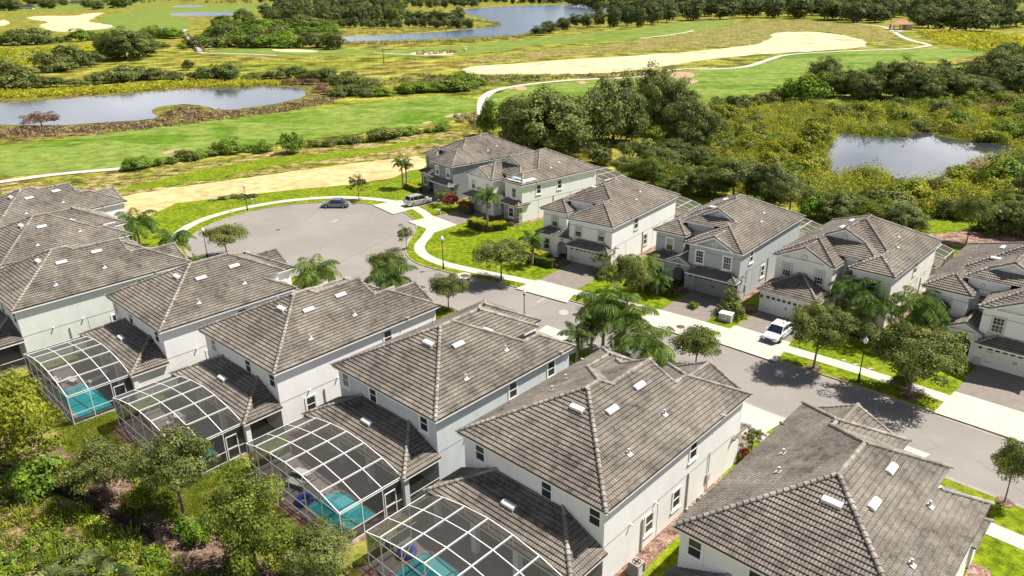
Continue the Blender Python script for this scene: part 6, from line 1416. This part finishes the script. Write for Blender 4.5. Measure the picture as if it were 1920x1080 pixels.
# palmetto fans at the bottom left
for i, (x, y, s_) in enumerate([(170, 1075, 1.3), (130, 1060, 1.1), (215, 1090, 1.2), (60, 1075, 1.0), (190, 1052, 1.0), (100, 1095, 1.2)]):
    e = empty('saw_palmetto', G(x, y), rnd.uniform(0, 6)); tag(e, 'saw palmetto fan at the bottom left corner', 'palm', 'saw palmettos at the bottom left'); link('fronds', SAB[i % 2], e).scale = (s_, s_, s_*.8)
# lawn grass: short blades in the open lawns near the camera
lp = scatter(pxpoly([(270, 920), (430, 850), (470, 880), (440, 930), (390, 960), (300, 985)]), 500, 41)+scatter(pxpoly([(110, 800), (215, 772), (225, 800), (130, 850)]), 250, 42)
blades('grass', LM['grass'], 22, [(x, y, g.uniform(.6, 1.2)) for x, y in lp], 'short grass tufts on the back lawns', h=.12, w=.02, n=60, r=.6, lean=.9)

# ------------------------------------------------------------------ far things
# footbridge
a, b = G(347, 66), G(377, 97); L = (b-a).length; ang = math.atan2((b-a).y, (b-a).x)
fb = empty('footbridge', (a.x, a.y, 0), ang); tag(fb, 'long wooden cart bridge left of the golf cart', 'bridge')
MT['wood'] = mat('weathered_wood', (.36, .29, .235), .9); MT['woodd'] = mat('dark_wood', (.11, .085, .065), .9)
MB().box(0, L, -2.2, 2.2, .15, .4).build('deck', MT['wood'], fb)
for s in (-2.1, 2.1):
    rl = MB(); rl.beam((0, s, 1.5), (L, s, 1.5), .25).beam((0, s, .95), (L, s, .95), .15)
    for k in range(int(L/3)+1): rl.beam((k*3, s, -.1), (k*3, s, 1.5), .22)
    rl.build('railing', MT['woodd'], fb)
# shelter
sh = empty('rain_shelter', G(1688, 55), R(-10)); tag(sh, 'small shelter with a terracotta hipped roof beside the far path', 'shelter')
MT['terra'] = mat('terracotta_tile', (.38, .19, .12), .85); MT['sandst'] = mat('shelter_stucco', (.52, .42, .33), .9)
m_ = MB(); c_ = [(-7.5, -6), (7.5, -6), (7.5, 6), (-7.5, 6)]; rg = [(-2, 0), (2, 0)]
v3 = lambda p, z: (p[0], p[1], z)
m_.poly([v3(c_[0], 3.6), v3(c_[1], 3.6), v3(rg[1], 6.6), v3(rg[0], 6.6)]).poly([v3(c_[2], 3.6), v3(c_[3], 3.6), v3(rg[0], 6.6), v3(rg[1], 6.6)]).poly([v3(c_[1], 3.6), v3(c_[2], 3.6), v3(rg[1], 6.6)]).poly([v3(c_[3], 3.6), v3(c_[0], 3.6), v3(rg[0], 6.6)]).poly([v3(q, 3.59) for q in c_[::-1]])
m_.build('roof', MT['terra'], sh); MB().box(2.5, 6.3, -4.8, 4.8, 0, 3.55).build('wall', MT['sandst'], sh)
for x, y in ((-6, -4.8), (-6, 4.8), (-1.8, -4.8)): MB().box(x-.5, x+.5, y-.5, y+.5, 0, 3.55).build('column', MT['sandst'], sh)
# far houses
for x, y, w__, lab in ((50, 17, 26, 'far pale house between two dark trees at the top left'), (142, 8, 20, 'far brown-roofed house at the top left'), (818, 6, 14, 'far pale house beyond the wood by the lake')):
    p = G(x, y); k = depth(p)/FPX; W2 = w__*k/2; h = empty('far_house', p, .2); tag(h, lab, 'house'); MB().box(-W2, W2, -W2*.5, W2*.5, 0, 4.5).build('wall', MT['cream'], h)
    q = MB(); a_ = [(-W2*1.1, -W2*.6, 4.5), (W2*1.1, -W2*.6, 4.5), (W2*1.1, W2*.6, 4.5), (-W2*1.1, W2*.6, 4.5)]; r1, r2 = (-W2*.5, 0, 10), (W2*.5, 0, 10)
    q.poly([a_[0], a_[1], r2, r1]).poly([a_[2], a_[3], r1, r2]).poly([a_[1], a_[2], r2]).poly([a_[3], a_[0], r1]); q.build('roof', MT['tile2'], h)
    for s in (-.5, .1, .6): MB().box(W2*s, W2*s+W2*.2, -W2*.5-.1, -W2*.5, 1, 3.2).build('window', MT['glass'], h)
# pole, flag, debris
po = empty('utility_pole', G(720, 122)); tag(po, 'thin dark pole standing alone in the rough', 'pole'); MB().tube([(0, 0, 0), (0, 0, 7.6)], [.16, .12], 8).build('shaft', MT['black'], po); MB().box(-.25, .25, -.25, .25, 7.6, 7.8).build('cap', MT['black'], po)
fl = empty('flagstick', G(464, 90)); tag(fl, 'white golf flag on the far green', 'flag'); MB().beam((0, 0, 0), (0, 0, 3), .12).build('stick', MT['trim'], fl); MB().poly([(0, 0, 3), (1.2, .1, 2.8), (1.2, .1, 2.1), (0, 0, 2.2)]).build('flag', MT['trim'], fl)
def debris(p, n, rr_, label, seed, mats=('trim', 'grey_m', 'wood')):
    g = random.Random(seed); r = empty('debris_pile', p); tag(r, label, 'debris')
    for i in range(n):
        a = V((g.uniform(-rr_, rr_), g.uniform(-rr_*.5, rr_*.5), g.uniform(.05, .4))); d = V((g.uniform(-1, 1), g.uniform(-1, 1), g.uniform(-.1, .4)))*rr_*.3
        MB().beam(a, a+d, .22, .1).build('board', MT[mats[i % len(mats)]], r)
debris(G(708, 146), 9, 3.0, 'pale heap of rubble in the rough near the lone pole', 3)
debris(G(430, 372), 12, 3.4, 'heap of cut branches and boards on the sandy ground beyond the turning circle', 4, ('woodd', 'wood', 'grey_m'))
for i, (x, y) in enumerate([(420, 373), (440, 370), (455, 371), (472, 370)]): plant_px('bush', x, y, 22, 7, 'low heap of cut brush on the sandy ground', 'heaps of cut brush')
tg = scatter(pxpoly([(853, 216), (905, 216), (905, 232), (853, 230)]), 60, 3)+scatter(pxpoly([(775, 97), (855, 96), (860, 100), (780, 103)]), 70, 4)
stuff('ornamental_grass', LM['tan'], 23, [(x, y, .7, 1.0) for x, y in tg], 'tan ornamental grass clumps in rows', ls=.3, n=26, cat='grass clumps')
hy = empty('fire_hydrant', G(473, 381)); tag(hy, 'grey hydrant on the grass behind the far lamp post', 'hydrant'); MB().lathe([(.2, 0), (.2, .1), (.14, .12), (.14, .6), (.18, .62), (.16, .75), (.05, .85)], 10).build('barrel', MT['grey_m'], hy); MB().tube([(-.25, 0, .45), (.25, 0, .45)], .07, 8).build('nozzle', MT['grey_m'], hy)
bx_ = empty('cable_pedestal', G(823, 402)); tag(bx_, 'small grey cable box on the strip of lawn beside the silver car drive', 'cable box'); MB().box(-.25, .25, -.2, .2, 0, .7).build('body', MT['grey_m'], bx_); MB().box(-.28, .28, -.23, .23, .7, .78).build('lid', MT['grey_m'], bx_)
for i, (x, y) in enumerate([(803, 399), (806, 403), (812, 409), (1582, 676), (1604, 684), (1632, 692)]):
    ss = MB().box(-.22, .22, -.13, .13, 0, .05).build('stepping_stone', MT['apron'], None, False, tuple(G(x, y)+V((0, 0, .02)))); tag(ss, 'pale stepping stone beside the footpath', 'stone', 'stepping stones beside the footpath')
